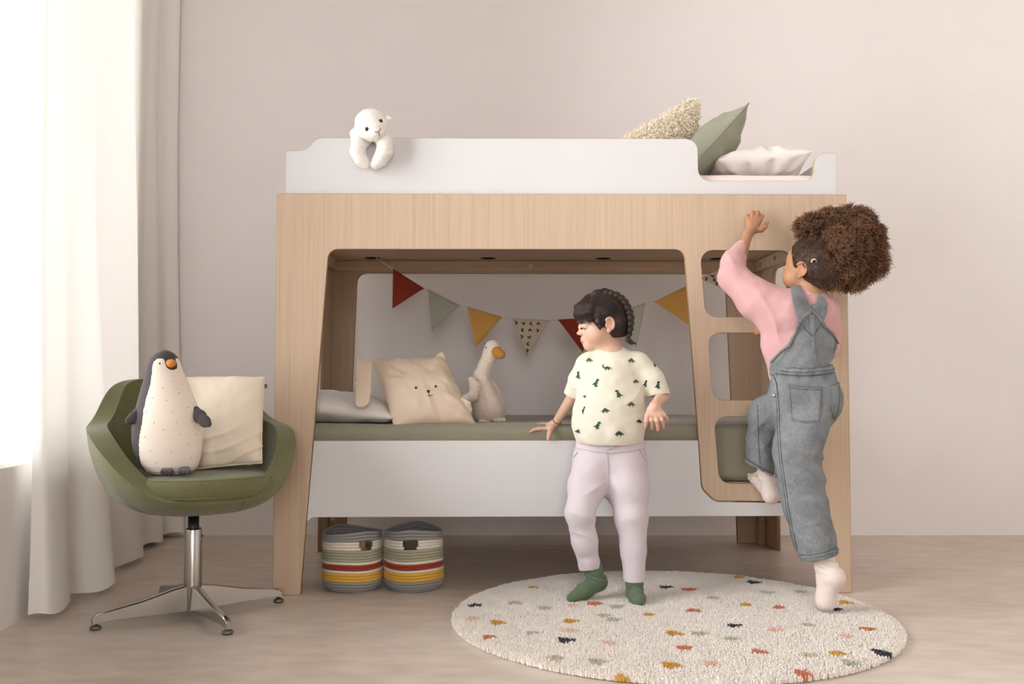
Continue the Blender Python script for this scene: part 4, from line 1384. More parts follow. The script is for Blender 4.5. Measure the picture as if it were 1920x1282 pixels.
for fx in (313, 346):
    S = SDF(g(fx - 22, 900, -.05) - .05, g(fx + 22, 866, -.02) + .05, .0024)
    for t_ in (-8, 0, 8):
        S.cap(g(fx + t_ * .6, 880, -.045), g(fx + t_, 885, -.085), 5.6*ps, 4.6*ps, .004)
    VV, QQ = S.mesh(1); VV[:, 2] = np.maximum(VV[:, 2], .4565)
    attach(link('foot', mesh_np('foot', VV, QQ), None, PDARK), peng)
# ================================================================ people
def skin_mat(name, c, blush):
    m = Mat(name)
    a = m.n('ShaderNodeAttribute', attribute_name='tint')
    v = m.coords('Object')
    b = m.ramp(m.noise(v, 45, 3, .6), [(.3, tuple(x * .96 for x in c)), (.7, tuple(min(1, x * 1.03) for x in c))])
    s = m.n('ShaderNodeSeparateColor'); m.l(a.outputs['Color'], s.inputs[0])
    k = m.mix(s.outputs[0], b, blush)
    m.l(k, m.b.inputs['Base Color']); m.b.inputs['Roughness'].default_value = .5
    m.b.inputs['Subsurface Weight'].default_value = .12; m.b.inputs['Subsurface Radius'].default_value = (.012, .005, .003)
    m.b.inputs['Subsurface Scale'].default_value = .5; m.b.inputs['Specular IOR Level'].default_value = .35
    return m.m
def hair_mat(name, c0, c1, rough=.45):
    m = Mat(name); v = m.coords('Object')
    n = m.noise(v, 26, 4, .6)
    c = m.ramp(n, [(.3, c0), (.7, c1)])
    m.l(c, m.b.inputs['Base Color']); m.b.inputs['Roughness'].default_value = rough; m.b.inputs['Specular IOR Level'].default_value = .45
    return m.m

def head_axes(yaw_f, pitch=0.0, roll=0.0):
    """face direction (horizontal unit vector), pitched up by PITCH, rolled"""
    f = np.array([yaw_f[0], yaw_f[1], 0.0]); f /= np.linalg.norm(f)
    f = f * math.cos(pitch) + np.array([0, 0, math.sin(pitch)])
    l = np.cross([0, 0, 1.0], f); l /= np.linalg.norm(l)
    u = np.cross(f, l)
    if roll: l, u = l * math.cos(roll) + u * math.sin(roll), u * math.cos(roll) - l * math.sin(roll)
    return np.stack([f, l, u], 1)
def build_head(S, o, M, s, ears=True):
    W = lambda a, b, c: o + M @ (np.array([a, b, c]) * s)
    S.ell(W(-.008, 0, .022), np.array([.092, .075, .082]) * s, M, .02)
    S.ell(W(.030, 0, -.028), np.array([.057, .061, .066]) * s, M, .02 * s)
    S.ell(W(.042, 0, .018), np.array([.050, .060, .050]) * s, M, .02 * s)
    S.cap(W(.015, 0, -.062), W(.056, 0, -.074), .042 * s, .026 * s, .02 * s)
    S.ell(W(.067, 0, -.082), np.array([.017, .021, .016]) * s, M, .016 * s)
    for q in (-1, 1):
        S.ell(W(.046, q * .034, -.046), np.array([.034, .031, .032]) * s, M, .016 * s)
    for q in (-1, 1):
        S.ell(W(.108, q * .036, -.012), np.array([.015, .016, .012]) * s, M, .014 * s, '-')
        S.ell(W(.077, q * .033, -.012), np.array([.0135, .0145, .0135]) * s, M, .004 * s)
    S.cap(W(.083, 0, -.004), W(.0962, 0, -.0335), .0054 * s, .0066 * s, .012 * s)
    S.ell(W(.0995, 0, -.0345), np.array([.0074, .0076, .0062]) * s, M, .006 * s)
    for q in (-1, 1): S.ell(W(.0905, q * .0092, -.0375), np.array([.008, .0065, .0058]) * s, M, .005 * s)
    S.cap(W(.0865, -.010, -.0555), W(.0865, .010, -.0555), .0062 * s, .0062 * s, .008 * s)
    S.cap(W(.085, -.008, -.0652), W(.085, .008, -.0652), .0066 * s, .0066 * s, .008 * s)
    S.cap(W(.0955, -.016, -.0605), W(.0955, .016, -.0605), .0024 * s, .0024 * s, .004 * s, '-')
    if ears:
        for q in (-1, 1):
            e = np.array([[math.cos(.3), q * math.sin(.3), 0], [-q * math.sin(.3), math.cos(.3), 0], [0, 0, 1]]).T
            E = M @ e
            S.ell(W(-.002, q * .0735, -.012), np.array([.0165, .0050, .0215]) * s, E, .004 * s)
            S.ell(W(.003, q * .0745, -.037), np.array([.0085, .0060, .0095]) * s, E, .005 * s)
            rim = [W(-.002 - .0172 * math.sin(t) * (1 - .18 * (t > 3.3)), q * (.0785 - .0045 * math.sin(t)) , -.012 + .0225 * math.cos(t)) for t in np.linspace(-.95, 3.55, 14)]
            S.chain(rim, [.0042 * s] * 14, .0022 * s)
            S.ell(W(.0005, q * .081, -.015), np.array([.0085, .0045, .0115]) * s, E, .002 * s, '-')
            S.cap(W(.0125, q * .076, -.016), W(.0125, q * .076, -.020), .0040 * s, .0035 * s, .003 * s)
    return W

def ridge(ph): return (1 - np.abs(np.sin(ph))) ** 1.6 - .3

def garment(S, name, root, mat, relax=3, wr=None, ret=False):
    V, Q = S.mesh(relax)
    if wr is not None:
        N = normals(V, Q); V = V + N * wr(V)[:, None]
    o = attach(link(name, mesh_np(name, V, Q), None, mat, True), root)
    return (o, V, Q)

def comb(V_bv, seeds, flow, k, step, lift, rg, jitter=.25):
    """strands that follow FLOW(p) over a surface"""
    out = np.zeros((len(seeds), k, 3))
    for i, p in enumerate(seeds):
        p = Vector(p); d0 = Vector(rg.normal(0, jitter, 3))
        for j in range(k):
            h = V_bv.find_nearest(p)
            n = h[1]
            q = h[0] + n * (lift * (.4 + .6 * rg.random()) if j else lift * .2)
            out[i, j] = q
            d = Vector(flow(np.array(h[0]))) + d0
            d -= n * d.dot(n)
            if d.length < 1e-6: d = Vector((0, 0, -1))
            p = h[0] + d.normalized() * step
    return out

# ---------------------------------------------------------------- the girl leaning on the lower bunk
AY = 3.20
ga = lambda x, y, dy=0.0: P(x, y, AY + dy)
sA = 1 / SCALE(AY, .7)
girl = empty('person', tuple(P(1150, 1130, 3.17)))
girl.location.z = .02
tag(girl, 'person in dinosaur print shirt, lilac trousers and green socks leaning on the lower bunk', 'person')
SKA = skin_mat('fair_skin', (.68, .445, .33), (.70, .27, .22))
MA = head_axes((-math.cos(R(10)), -math.sin(R(10))), R(-6), R(0))
OA = ga(1131, 603); HSA = .885
lo = np.array([P(978, 1140, 3.2)[0], 3.0, .018]); hi = np.array([P(1264, 640, 3.2)[0], 3.45, P(1130, 545, 3.2)[2] + .01])
S = SDF(lo, hi, .0026)
# neck, trunk
S.chain([ga(1134, 630, .02), ga(1140, 655, .012), ga(1144, 675, .005)], [25*sA, 24*sA, 34*sA], .02, '+', .9)
S.chain([ga(1146, 700), ga(1144, 760), ga(1144, 810, .02), ga(1142, 850, .035)], [44*sA, 47*sA, 47*sA, 46*sA], .02, '+', .68)
S.cap(ga(1100, 686), ga(1196, 682), 20*sA, 20*sA, .02)
WA = build_head(S, OA, MA, HSA)
# her right arm, hand pressed on the edge of the mattress
rs, re, rw = ga(1094, 690, .0), ga(1078, 738, .075), P(1042, 792, 3.385)
S.chain([rs, re, rw], [17*sA, 12.5*sA, 7.6*sA], .012)
hy = 3.392
hp = lambda x, y, d=0.0: P(x, y, hy + d)
S.cap(rw, hp(1031, 799), 7.6*sA, 8.5*sA, .008).cap(hp(1036, 797, .012), hp(1026, 799.5, .012), 6.2*sA, 6*sA, .008).cap(hp(1035, 801, -.02), hp(1029, 803, -.018), 6*sA, 5.5*sA, .008)
fr = 3.3 * sA
S.chain([hp(1026, 800, .00), hp(1011, 799.5, .0), hp(999, 801, -.004), hp(988, 805.0, -.010)], [fr*1.25, fr*1.1, fr, fr*.8], .004)
S.chain([hp(1027, 803, -.018), hp(1010, 803.5, -.022), hp(1001, 805.5, -.026), hp(994, 809.5, -.032)], [fr*1.25, fr*1.1, fr, fr*.8], .004)
S.chain([hp(1026, 797, .018), hp(1012, 796.5, .022), hp(1001, 797.5, .024), hp(993, 799, .024)], [fr*1.2, fr*1.05, fr*.95, fr*.8], .004)
S.chain([hp(1029, 795, .030), hp(1018, 794.5, .040), hp(1009, 795, .046), hp(1004, 796, .048)], [fr*1.1, fr*.95, fr*.85, fr*.7], .004)
S.chain([hp(1034, 803, -.025), hp(1030.5, 811, -.045), P(1029, 817, 3.339), P(1027.5, 824, 3.330)], [fr*1.5, fr*1.35, fr*1.15, fr*.9], .005)
# her left arm, forearm reaching towards us
ls, le, lw = ga(1206, 688, .0), ga(1241, 744, -.005), P(1231, 757, 3.095)
S.chain([ls, le], [18*sA, 13*sA], .012).cap(le, lw, 12.5*sA, 9*sA, .01)
hq = lambda x, y, d=0.0: P(x, y, 3.07 + d)
s2 = 1 / SCALE(3.07, .65)
S.cap(lw, hq(1227, 764), 9*s2, 9.5*s2, .008)
for x in (1219, 1226, 1233, 1239): S.cap(hq(1227 + (x-1228)*.4, 760, .008), hq(x, 779 - abs(x-1228)*.15, -.004), 6*s2, 5*s2, .008)
f2 = 3.7 * s2
S.chain([hq(1220, 777, -.002), hq(1221.5, 788, -.006), hq(1222.5, 796, .004), hq(1223, 803, .012)], [f2*1.15, f2*1.05, f2*.95, f2*.8], .003)
S.chain([hq(1229, 778, -.004), hq(1231.5, 789, -.010), hq(1233, 798, -.001), hq(1234, 806, .008)], [f2*1.15, f2*1.05, f2*.95, f2*.8], .003)
S.chain([hq(1237, 777, -.003), hq(1241, 787, -.008), hq(1243, 794, .001), hq(1244, 801, .010)], [f2*1.1, f2*1.0, f2*.9, f2*.78], .003)
S.chain([hq(1240, 770, .002), hq(1246, 778, -.004), hq(1249.5, 783, .002), hq(1252, 788, .009)], [f2*1.0, f2*.95, f2*.85, f2*.7], .003)
S.chain([hq(1218, 766, .004), hq(1213.5, 778, -.004), hq(1211.5, 789, -.006), hq(1210.5, 799, .002)], [f2*1.35, f2*1.2, f2*1.05, f2*.85], .004)
# legs and feet (inside the clothes)
ll = [ga(1113, 870, .03), ga(1088, 962, -.045), ga(1112, 1072, -.005)]
rl = [ga(1172, 870, .03), ga(1183, 972, -.015), ga(1190, 1092, -.03)]
S.chain(ll, [31*sA, 20*sA, 13*sA], .015).chain(rl, [33*sA, 22*sA, 13*sA], .015)
lf = [ga(1113, 1072, -.005), P(1123, 1091, 3.20), P(1095, 1108, 3.165), P(1072, 1121, 3.15)]
rf = [ga(1190, 1092, -.03), P(1190, 1110, 3.18), P(1195, 1121, 3.135), P(1197, 1127, 3.10)]
S.chain(lf, [12*sA, 11*sA, 11*sA, 7*sA], .01).chain(rf, [12*sA, 11*sA, 11*sA, 8*sA], .01)
V, Q = S.mesh(2)
me = mesh_np('body', V, Q)
tint = np.zeros(len(V))
lc = (V - OA) @ MA / HSA
def blob(c, r): return np.exp(-(((lc - np.array(c)) / r) ** 2).sum(1))
tint += .42 * np.maximum(blob((.068, .046, -.044), .024), blob((.068, -.046, -.044), .024))
tint += .25 * blob((.104, 0, -.032), .012) + .30 * np.maximum(blob((-.004, .078, -.016), .02), blob((-.004, -.078, -.016), .02))
lip = np.exp(-((lc[:, 2] + .0605) / .0085) ** 2 - (lc[:, 1] / .015) ** 2) * (lc[:, 0] > .075)
tint += .35 * lip
for tip in (hp(988, 805, -.01), hp(994, 809.5, -.032), P(1027.5, 824, 3.33), hq(1223, 803, .012), hq(1234, 806, .008), hq(1244, 801, .01), hq(1252, 788, .009), hq(1210.5, 799)):
    tint += .45 * np.exp(-(np.linalg.norm(V - tip, axis=1) / .018) ** 2)
tint += .10 * (np.linalg.norm(V - hq(1228, 775), axis=1) < .06)
paint(me, 'tint', np.clip(tint, 0, 1)[:, None].repeat(3, 1))
attach(link('body', me, None, SKA, True), girl)
bvA = bvh_of(V, Q)
EYEW = plain('eye_white', (.50, .44, .40), .3); IRIS = plain('brown_iris', (.035, .018, .01), .2); LASH = plain('lash_brown', (.075, .042, .03), .7)
def add_decal(name, bv, polys, mat, root, step=.35, lift=.0008, label=None, minf=.03):
    d = decal(name, bv, polys, mat, None, step, lift, minf)
    if d is not None:
        attach(d, root)
        if label: d['label'] = label
    return d
add_decal('eye', bvA, [[(1087, 616), (1090, 614.4), (1094.5, 614.0), (1097.6, 615.8), (1094, 617.8), (1089.6, 617.6)]], EYEW, girl)
add_decal('iris', bvA, [disc(1090.8, 616.0, 2.3, 1.8)], IRIS, girl, .3, .0012)
add_decal('eyelashes', bvA, stroke([(1087, 616.0), (1089.5, 614.6), (1093, 614.0), (1096, 614.8), (1097.8, 616.2)], .7), LASH, girl, .3, .0016)
LIPS = plain('pink_lips', (.60, .235, .195), .45); MLINE = plain('mouth_line', (.25, .075, .06), .6)
add_decal('lips', bvA, [[(1085.2, 640.2), (1087.5, 639.0), (1090, 639.6), (1093.6, 641.4), (1090.5, 643.4), (1087.5, 644.0), (1085.4, 643.2)]], LIPS, girl, .3, .0007)
add_decal('mouth', bvA, stroke([(1086.0, 641.3), (1089.5, 641.6), (1093.8, 640.5)], .7), MLINE, girl, .3, .0012)
# nails
NAIL = plain('pale_nail', (.82, .58, .50), .35)
# ---- hair
HAIRA = hair_mat('dark_brown_hair', (.012, .0072, .0055), (.044, .025, .0165), .55)
S = SDF(OA - .16, OA + .16, .0024)
S.ell(WA(-.010, 0, .024), np.array([.098, .0815, .088]) * HSA, MA, .01)
S.ell(WA(-.045, 0, -.012), np.array([.062, .066, .062]) * HSA, MA, .02)
# clear the face and round the ears
S.ell(WA(.085, 0, -.075), np.array([.075, .12, .088]) * HSA, MA, .008, '-')
S.ell(WA(.012, .105, -.030), np.array([.034, .045, .038]) * HSA, MA, .012, '-')
S.ell(WA(.012, -.105, -.030), np.array([.034, .045, .038]) * HSA, MA, .012, '-')
S.ell(WA(-.045, 0, -.125), np.array([.10, .10, .060]) * HSA, MA, .012, '-')
# fringe
rgf = np.random.default_rng(2)
fring = []
for b in np.linspace(-.070, .070, 21):
    c_ = math.sqrt(max(0, 1 - (b / .092) ** 2))
    low = .004 * math.sin(b * 410) + .008 * (b < -.04) - .010 * max(0, b - .045) / .02
    S.chain([WA(.040, b * .62, .092 - abs(b) * .2), WA(.016 + .070 * c_, b * .95, .060), WA(.012 + .083 * c_, b * 1.04, .036), WA(.011 + .080 * c_, b * 1.06, .016 + low + rgf.uniform(-.004, .004))],
            [.014*HSA, .0115*HSA, .0078*HSA, .0014*HSA], .010)
for q in (-1, 1):
    S.ell(WA(.022, q * .058, .028), np.array([.044, .024, .034]) * HSA, MA, .012)
S.chain([WA(.040, .070, .020), WA(.040, .0745, -.004), WA(.036, .0745, -.018), WA(.034, .072, -.030)], [.012*HSA, .008*HSA, .005*HSA, .002*HSA], .010)
S.chain([WA(.016, .070, .000), WA(.016, .0735, -.014), WA(.018, .0725, -.022)], [.010*HSA, .006*HSA, .002*HSA], .010)
for q in (-1, 1): S.ell(WA(-.004, q * .105, -.022), np.array([.026, .045, .040]) * HSA, MA, .008, '-')
# pinned roll at the crown
S.chain([WA(.050, .02, .088), WA(.022, .022, .103), WA(-.012, .022, .104), WA(-.04, .030, .094)], [.010*HSA, .0165*HSA, .017*HSA, .014*HSA], .007)
Vh, Qh = S.mesh(2)
N = normals(Vh, Qh)
Vh = Vh + N * (.0012 * vnoise(Vh * np.array([1, 1, 1]), 120, 3))[:, None]
hroot = attach(link('hair', mesh_np('hair', Vh, Qh), None, HAIRA, True), girl)
for _ in range(420):
    b = rgf.uniform(-.068, .068); c_ = math.sqrt(max(0, 1 - (b / .092) ** 2)); e_ = rgf.uniform(-.006, .006); dn = rgf.uniform(-.012, .010) - .010 * max(0, b - .045) / .02
    fring.append([WA(.020 + .076 * c_, b * .96, .064), WA(.0165 + .0865 * c_, b * 1.02, .046), WA(.013 + .0855 * c_, b * 1.05 + e_ * .4, .028), WA(.0115 + .0835 * c_, b * 1.06 + e_, .008 + dn)])
o = hair('fringe', np.array([spline(np.array(q), 3) for q in fring]), .0007, .0003, None, HAIRA); o['kind'] = 'stuff'; attach(o, girl)
# braid running down the back of the head
S = SDF(OA - .17, OA + np.array([.17, .17, .16]), .0022)
path = [WA(-.020, .020, .106), WA(-.052, .034, .094), WA(-.076, .044, .068), WA(-.088, .050, .034), WA(-.092, .052, .000), WA(-.088, .052, -.032), WA(-.080, .050, -.060), WA(-.074, .048, -.080)]
cp = spline(np.array(path), 12); al = np.r_[0, np.cumsum(np.linalg.norm(np.diff(cp, axis=0), axis=1))]
NB_ = 11
bpts = np.stack([np.interp(np.linspace(0, al[-1], NB_ + 1), al, cp[:, j]) for j in range(3)], 1)
for i in range(NB_):
    p = bpts[i] + (OA - bpts[i]) * .035
    d = bpts[i+1] - bpts[i]; d /= np.linalg.norm(d)
    out_ = p - OA; out_ /= np.linalg.norm(out_)
    side = np.cross(d, out_); side /= np.linalg.norm(side)
    w = .021 if i < 7 else .021 - .0022 * (i - 7)
    for q in (-1, 1):
        ax0 = side * q * .80 - d * .60; ax0 /= np.linalg.norm(ax0)
        c0 = p + side * q * w * .52 + d * (.004 if q > 0 else -.003) + out_ * .004
        ax1 = np.cross(out_, ax0); E_ = np.stack([ax0, ax1, out_], 1)
        S.ell(c0, (w * .78, w * .46, w * .50), E_, .0012)
S.chain([WA(-.075, .048, -.078), WA(-.088, .044, -.090), WA(-.108, .040, -.094)], [.009, .0065, .0015], .004)
Vb, Qb = S.mesh(1)
attach(link('braid', mesh_np('braid', Vb, Qb), None, HAIRA, True), girl)
rg = np.random.default_rng(3)
bvh_h = bvh_of(Vh, Qh)
sd, nn = surf_samples(Vh, Qh, 2600, rg)
lq = (sd - OA) @ MA / HSA
ok = (lq[:, 2] > -.06) & ~((np.abs(lq[:, 0] + .002) < .028) & (lq[:, 2] < .018) & (lq[:, 2] > -.05))
sd = sd[ok]
def flowA(p):
    q = (p - OA) @ MA / HSA
    if q[0] > .045 and q[2] > -.01: return MA @ np.array([.25, q[1] * 2, -1.0])
    t = np.array([-.085, .0, .01]) - q
    return MA @ (t / (np.linalg.norm(t) + .02) + np.array([-.25, 0, .02]))
hs = comb(bvh_h, sd, flowA, 7, .0085, .0012, rg, .12)
o = hair('hair_strands', hs, .0005, .0003, None, HAIRA); o['kind'] = 'stuff'; attach(o, girl)
sd, nn = surf_samples(Vb, Qb, 260, rg)
st = sd[:, None] + (nn[:, None] * .16 + np.array([0.2, 0, -.9])[None, None]) * (rg.uniform(.003, .008, (len(sd), 1, 1)) * np.linspace(0, 1, 3)[None, :, None])
o = hair('braid_strands', st, .0004, .0002, None, HAIRA); o['kind'] = 'stuff'; attach(o, girl)

# ---- shirt
SHIRT = cloth('cream_cotton_jersey', (.755, .715, .595), .025, 900, .15, blotch=7)
S = SDF((P(1045, 700, 3.2)[0], 3.02, .50), (P(1268, 700, 3.2)[0], 3.40, P(1140, 635, 3.2)[2]), .0028)
S.chain([ga(1136, 676, .012), ga(1143, 700, -.002), ga(1143, 752, -.008), ga(1142, 793, .0), ga(1143, 806, .010)], [26*sA, 50*sA, 58*sA, 64*sA, 60*sA], .03, '+', .70)
S.cap(ga(1104, 689), ga(1190, 685), 22*sA, 23*sA, .028)
S.cap(ga(1122, 672, .012), ga(1162, 669, .016), 15*sA, 15*sA, .025)
S.cap(ga(1143, 814, .012), ga(1146, 822, .016), 57*sA, 50*sA, .012, '+', .70)
S.cut(ga(1145, 829, .0), (0, .1, -1))
lsl = [ga(1102, 686), ga(1086, 712, .03), ga(1073, 745, .072)]
rsl = [ga(1197, 686), ga(1222, 712, -.005), ga(1237, 745, -.012)]
T1 = SDF(S.lo, S.lo + (np.array(S.F.shape) - 1) * S.h, S.h)
T1.chain(lsl, [24*sA, 20*sA, 18*sA], .012)
T1.cut(ga(1074, 742, .06), np.array([-.25, .32, -1]))
T1.cap(ga(1078, 735, .065), ga(1064, 760, .095), 15*sA, 15.5*sA, .0, '-')
T2 = SDF(S.lo, S.lo + (np.array(S.F.shape) - 1) * S.h, S.h)
T2.chain(rsl, [26*sA, 24*sA, 20.5*sA], .012)
T2.cut(ga(1236, 741, -.01), np.array([.12, -.12, -1]))
T2.cap(ga(1234, 733, -.01), ga(1244, 760, -.01), 17.5*sA, 18*sA, .0, '-')
for T_ in (T1, T2):
    k = .014; A_, d_ = S.F, T_.F
    hh_ = np.maximum(k - np.abs(A_ - d_), 0) / k
    S.F = np.minimum(A_, d_) - hh_ * hh_ * k * .25
S.ell(ga(1138, 646, .012), (28*sA, .048, .027), None, .006, '-')
def wrA(V):
    pr = project(V)
    x, y = pr[:, 0], pr[:, 1]
    a = .0028 * vnoise(V * np.array([1.2, 1, .8]), 20, 5) + .0012 * vnoise(V, 48, 6)
    # long soft folds running down from her left armpit across the belly
    f = np.sin((x * .55 + y * .95 - 1100) / 9.0 + 1.5 * vnoise(V, 12, 8))
    a += .0045 * ridge((x * .55 + y * .95 - 1100) / 20.0 + 1.1 * vnoise(V, 10, 8)) * np.exp(-((x - 1182) / 34) ** 2 - ((y - 742) / 52) ** 2)
    a += .0030 * ridge((x * .8 - y * .6) / 22.0 + vnoise(V, 9, 3)) * np.exp(-((x - 1118) / 34) ** 2 - ((y - 720) / 50) ** 2)
    a += .0022 * np.sin((x - y * .25) / 6.5) * np.exp(-((y - 812) / 14) ** 2)
    a += .0036 * ridge((y + x * .5) / 13.0) * (np.exp(-((x - 1228) / 22) ** 2 - ((y - 712) / 26) ** 2) + np.exp(-((x - 1082) / 16) ** 2 - ((y - 715) / 24) ** 2))
    return a
shirt, Vs, Qs = garment(S, 'shirt', girl, SHIRT, 3, wrA)
bvs = bvh_of(Vs, Qs)
# ribbed collar
col = [ga(1138.5 + 29 * math.cos(t) , 656.5 + 4.5 * math.sin(-t) - 3.0 * math.cos(t), .012 + .047 * math.sin(t)) for t in np.linspace(0, 2*math.pi, 40, endpoint=False)]
c_ = link('collar', mesh_from('collar', *tube_mesh(col, .0058, 8, True)), None, SHIRT, True); c_.parent = shirt
STEGO = [(-1,.35),(-.85,.1),(-.6,0),(-.45,-.3),(-.3,-.25),(-.15,-.6),(0,-.45),(.15,-.6),(.25,-.25),(.45,-.25),(.55,.05),(1,.3),(.55,.3),(.45,.75),(.25,.75),(.2,.4),(-.2,.4),(-.25,.75),(-.45,.75),(-.5,.35),(-.8,.42)]
SAURO = [(-.95,-.6),(-.8,-.85),(-.62,-.75),(-.68,-.5),(-.72,-.3),(-.55,-.05),(-.3,-.2),(.1,-.35),(.4,-.15),(1,.25),(.45,.28),(.4,.7),(.2,.7),(.15,.38),(-.15,.38),(-.2,.7),(-.4,.7),(-.45,.25),(-.75,.15),(-.97,-.3)]
TREX = [(1,-.75),(.95,-.42),(.6,-.38),(.5,-.2),(.72,0),(.65,.12),(.4,.02),(.38,.3),(.42,.85),(.1,.85),(.05,.5),(-.1,.85),(-.38,.85),(-.22,.42),(-.4,.32),(-1,.12),(-.55,.02),(-.2,-.18),(.12,-.45),(.38,-.92),(.7,-.98)]
DINO = plain('green_print', (.022, .085, .040), .8); DINO2 = plain('olive_print', (.075, .125, .030), .8); DINO3 = plain('dark_green_print', (.012, .035, .018), .8)
def shape(poly, cx, cy, w, h, rot=0.0, flip=False):
    out = []
    for x, y in poly:
        x = -x if flip else x
        x, y = x * w, y * h
        out.append((cx + x * math.cos(rot) - y * math.sin(rot), cy + x * math.sin(rot) + y * math.cos(rot)))
    return out
dinos = [(STEGO,543,582,7.5,6.5,0,True,DINO2),(SAURO,672,637,9.5,7,0,False,DINO),(STEGO,842,585,8,6.5,.1,True,DINO2),(TREX,466,695,6.0,7.5,-.5,False,DINO),(TREX,590,748,7.5,8.5,-.1,False,DINO),
 (STEGO,873,733,6.8,5.5,0,True,DINO2),(TREX,940,752,5.2,6.8,-.2,False,DINO3),(TREX,1027,765,7,7.5,-.4,False,DINO3),(TREX,757,826,9,7.5,.2,True,DINO),(STEGO,843,893,8.5,7,0,False,DINO2),(STEGO,657,937,9.2,7.2,-.1,True,DINO),
 (TREX,600,1047,8,7.5,-.1,False,DINO),(STEGO,755,1100,10,7.5,0,True,DINO),(STEGO,897,1014,6.5,5.5,.2,True,DINO3),(TREX,503,938,3.2,8,.1,False,DINO3),(STEGO,516,840,3.5,4.5,.6,False,DINO),(STEGO,468,1085,6,6,.3,False,DINO),(TREX,1013,612,4,7,.3,False,DINO3),(STEGO,985,562,4,4,.7,False,DINO3)]
for poly, cx_, cy_, w, h, rot, fl_, mt in dinos:
    d = decal('dinosaur_print', bvs, [shape(poly, 960 + cx_ / 3.769, 520 + cy_ / 3.769, w, h, rot, fl_)], mt, None, .45, .0011, .05)
    if d is not None: d.parent = shirt
# ---- trousers
LILAC = cloth('lilac_fleece', (.645, .58, .615), .03, 800, .2, blotch=8)
S = SDF((P(1050, 900, 3.2)[0], 2.98, .05), (P(1225, 900, 3.2)[0], 3.42, P(1140, 812, 3.2)[2]), .0028)
S.chain([ga(1145, 826, .022), ga(1144, 850, .035), ga(1143, 872, .040)], [57*sA, 62*sA, 62*sA], .02, '+', .62)
S.chain([ga(1113, 868, .03), ga(1101, 910, -.005), ga(1087, 962, -.045), ga(1096, 1012, -.028), ga(1106, 1066, -.008)], [38*sA, 34*sA, 25.5*sA, 22.5*sA, 20*sA], .022)
S.chain([ga(1171, 868, .03), ga(1177, 912, .012), ga(1184, 972, -.015), ga(1187.5, 1030, -.022), ga(1190, 1089, -.03)], [41*sA, 38.5*sA, 29*sA, 22.5*sA, 19.5*sA], .022)
S.cut(ga(1145, 823, .02), (0, 0, 1))
S.cut(ga(1107, 1064, -.01), (0, -.05, -1)) if False else None
g_lo = [S.lo[i] + S.h * np.arange(S.F.shape[i]) for i in range(3)]
midx = P(1148, 1050, 3.2)[0]
xl = (g_lo[0] < midx)[:, None, None]
zl_ = ga(1107, 1066, -.008)[2]; zr_ = ga(1190, 1089, -.03)[2]
cutz = np.where(xl, (zl_ + (g_lo[0][:, None, None] - P(1107, 1066, 3.19)[0]) * .14) - g_lo[2][None, None, :], zr_ - g_lo[2][None, None, :])
S.F = np.maximum(S.F, cutz.astype(np.float32))
S.cap(ga(1103, 1050, -.015), ga(1110, 1085, 0), 17.5*sA, 17.5*sA, 0, '-'); S.cap(ga(1189.5, 1070, -.025), ga(1190.5, 1110, -.03), 16.5*sA, 16.5*sA, 0, '-')
def wrP(V):
    pr = project(V); x, y = pr[:, 0], pr[:, 1]
    a = .0012 * vnoise(V * np.array([1, 1, 1.2]), 19, 15) + .0008 * vnoise(V, 45, 16)
    G = lambda cx, cy, sx, sy: np.exp(-((x - cx) / sx) ** 2 - ((y - cy) / sy) ** 2)
    a += .0075 * ridge((y * .9 + (x - 1130) * .55) / 13.0) * G(1112, 905, 26, 26)
    a += .0070 * ridge((y * 1.0 - (x - 1085) * .35) / 11.5 + 1) * G(1090, 985, 30, 26)
    a += .0070 * ridge((y * 1.0 + (x - 1190) * .25) / 14) * G(1192, 990, 26, 20)
    a += .0025 * np.sin((y + (x - 1165) * -.6) / 8) * G(1165, 920, 30, 35)
    a += .0022 * np.sin(y / 5.2 + x * .05) * G(1105, 1048, 26, 14)
    return a
pants, Vp, Qp = garment(S, 'trousers', girl, LILAC, 3, wrP)
bvp = bvh_of(Vp, Qp)
def lay(name, bv, poly, mat, parent, step=1.0, lift=.002, t=.0025, bev=False, minf=.06):
    """a piece of cloth lying on another, with a thickness of its own"""
    d = decal(name, bv, [poly] if not isinstance(poly[0], list) else poly, mat, parent, step, lift, minf)
    if d is not None:
        m = d.modifiers.new('thick', 'SOLIDIFY'); m.thickness = t; m.offset = 0
    return d
wb = lay('waistband', bvp, [(1082, 826), (1110, 832), (1145, 835), (1180, 832), (1210, 820), (1213, 838), (1185, 846), (1145, 849), (1108, 846), (1081, 840)], LILAC, pants, 1.0, .0028, .003)
for pl, w in (([(1138, 848), (1139, 880), (1136, 908)], 1.0), ([(1196, 838), (1204, 852), (1211, 864)], 1.8), ([(1083, 848), (1075, 858)], 1.6)):
    d = decal('seam', bvp, stroke(pl, w), LILAC, pants, .4, .0022, .05)
    if d:
        m = d.modifiers.new('thick', 'SOLIDIFY'); m.thickness = .002; m.offset = 0
k0 = hit(bvp, 1146, 836)
if k0 is not None:
    k0 = k0 + np.array([0, -.008, 0])
    q = lambda dx, dz, dy=0: k0 + np.array([dx, dy, dz])
    for nm, pp in (('drawstring', [q(-.008, -.001), q(.0, .003, -.004), q(.010, .001), q(.004, -.004, -.003), q(-.008, -.007), q(-.018, -.014, .001)]),
                   ('drawstring', [q(.008, -.003), q(0, .001, -.005), q(-.012, .002), q(-.002, .006, -.002), q(.010, .004), q(.019, -.003, .001)])):
        t_ = tube(nm, list(spline(np.array(pp), 5)), .0026, None, LILAC, 6); t_.parent = pants
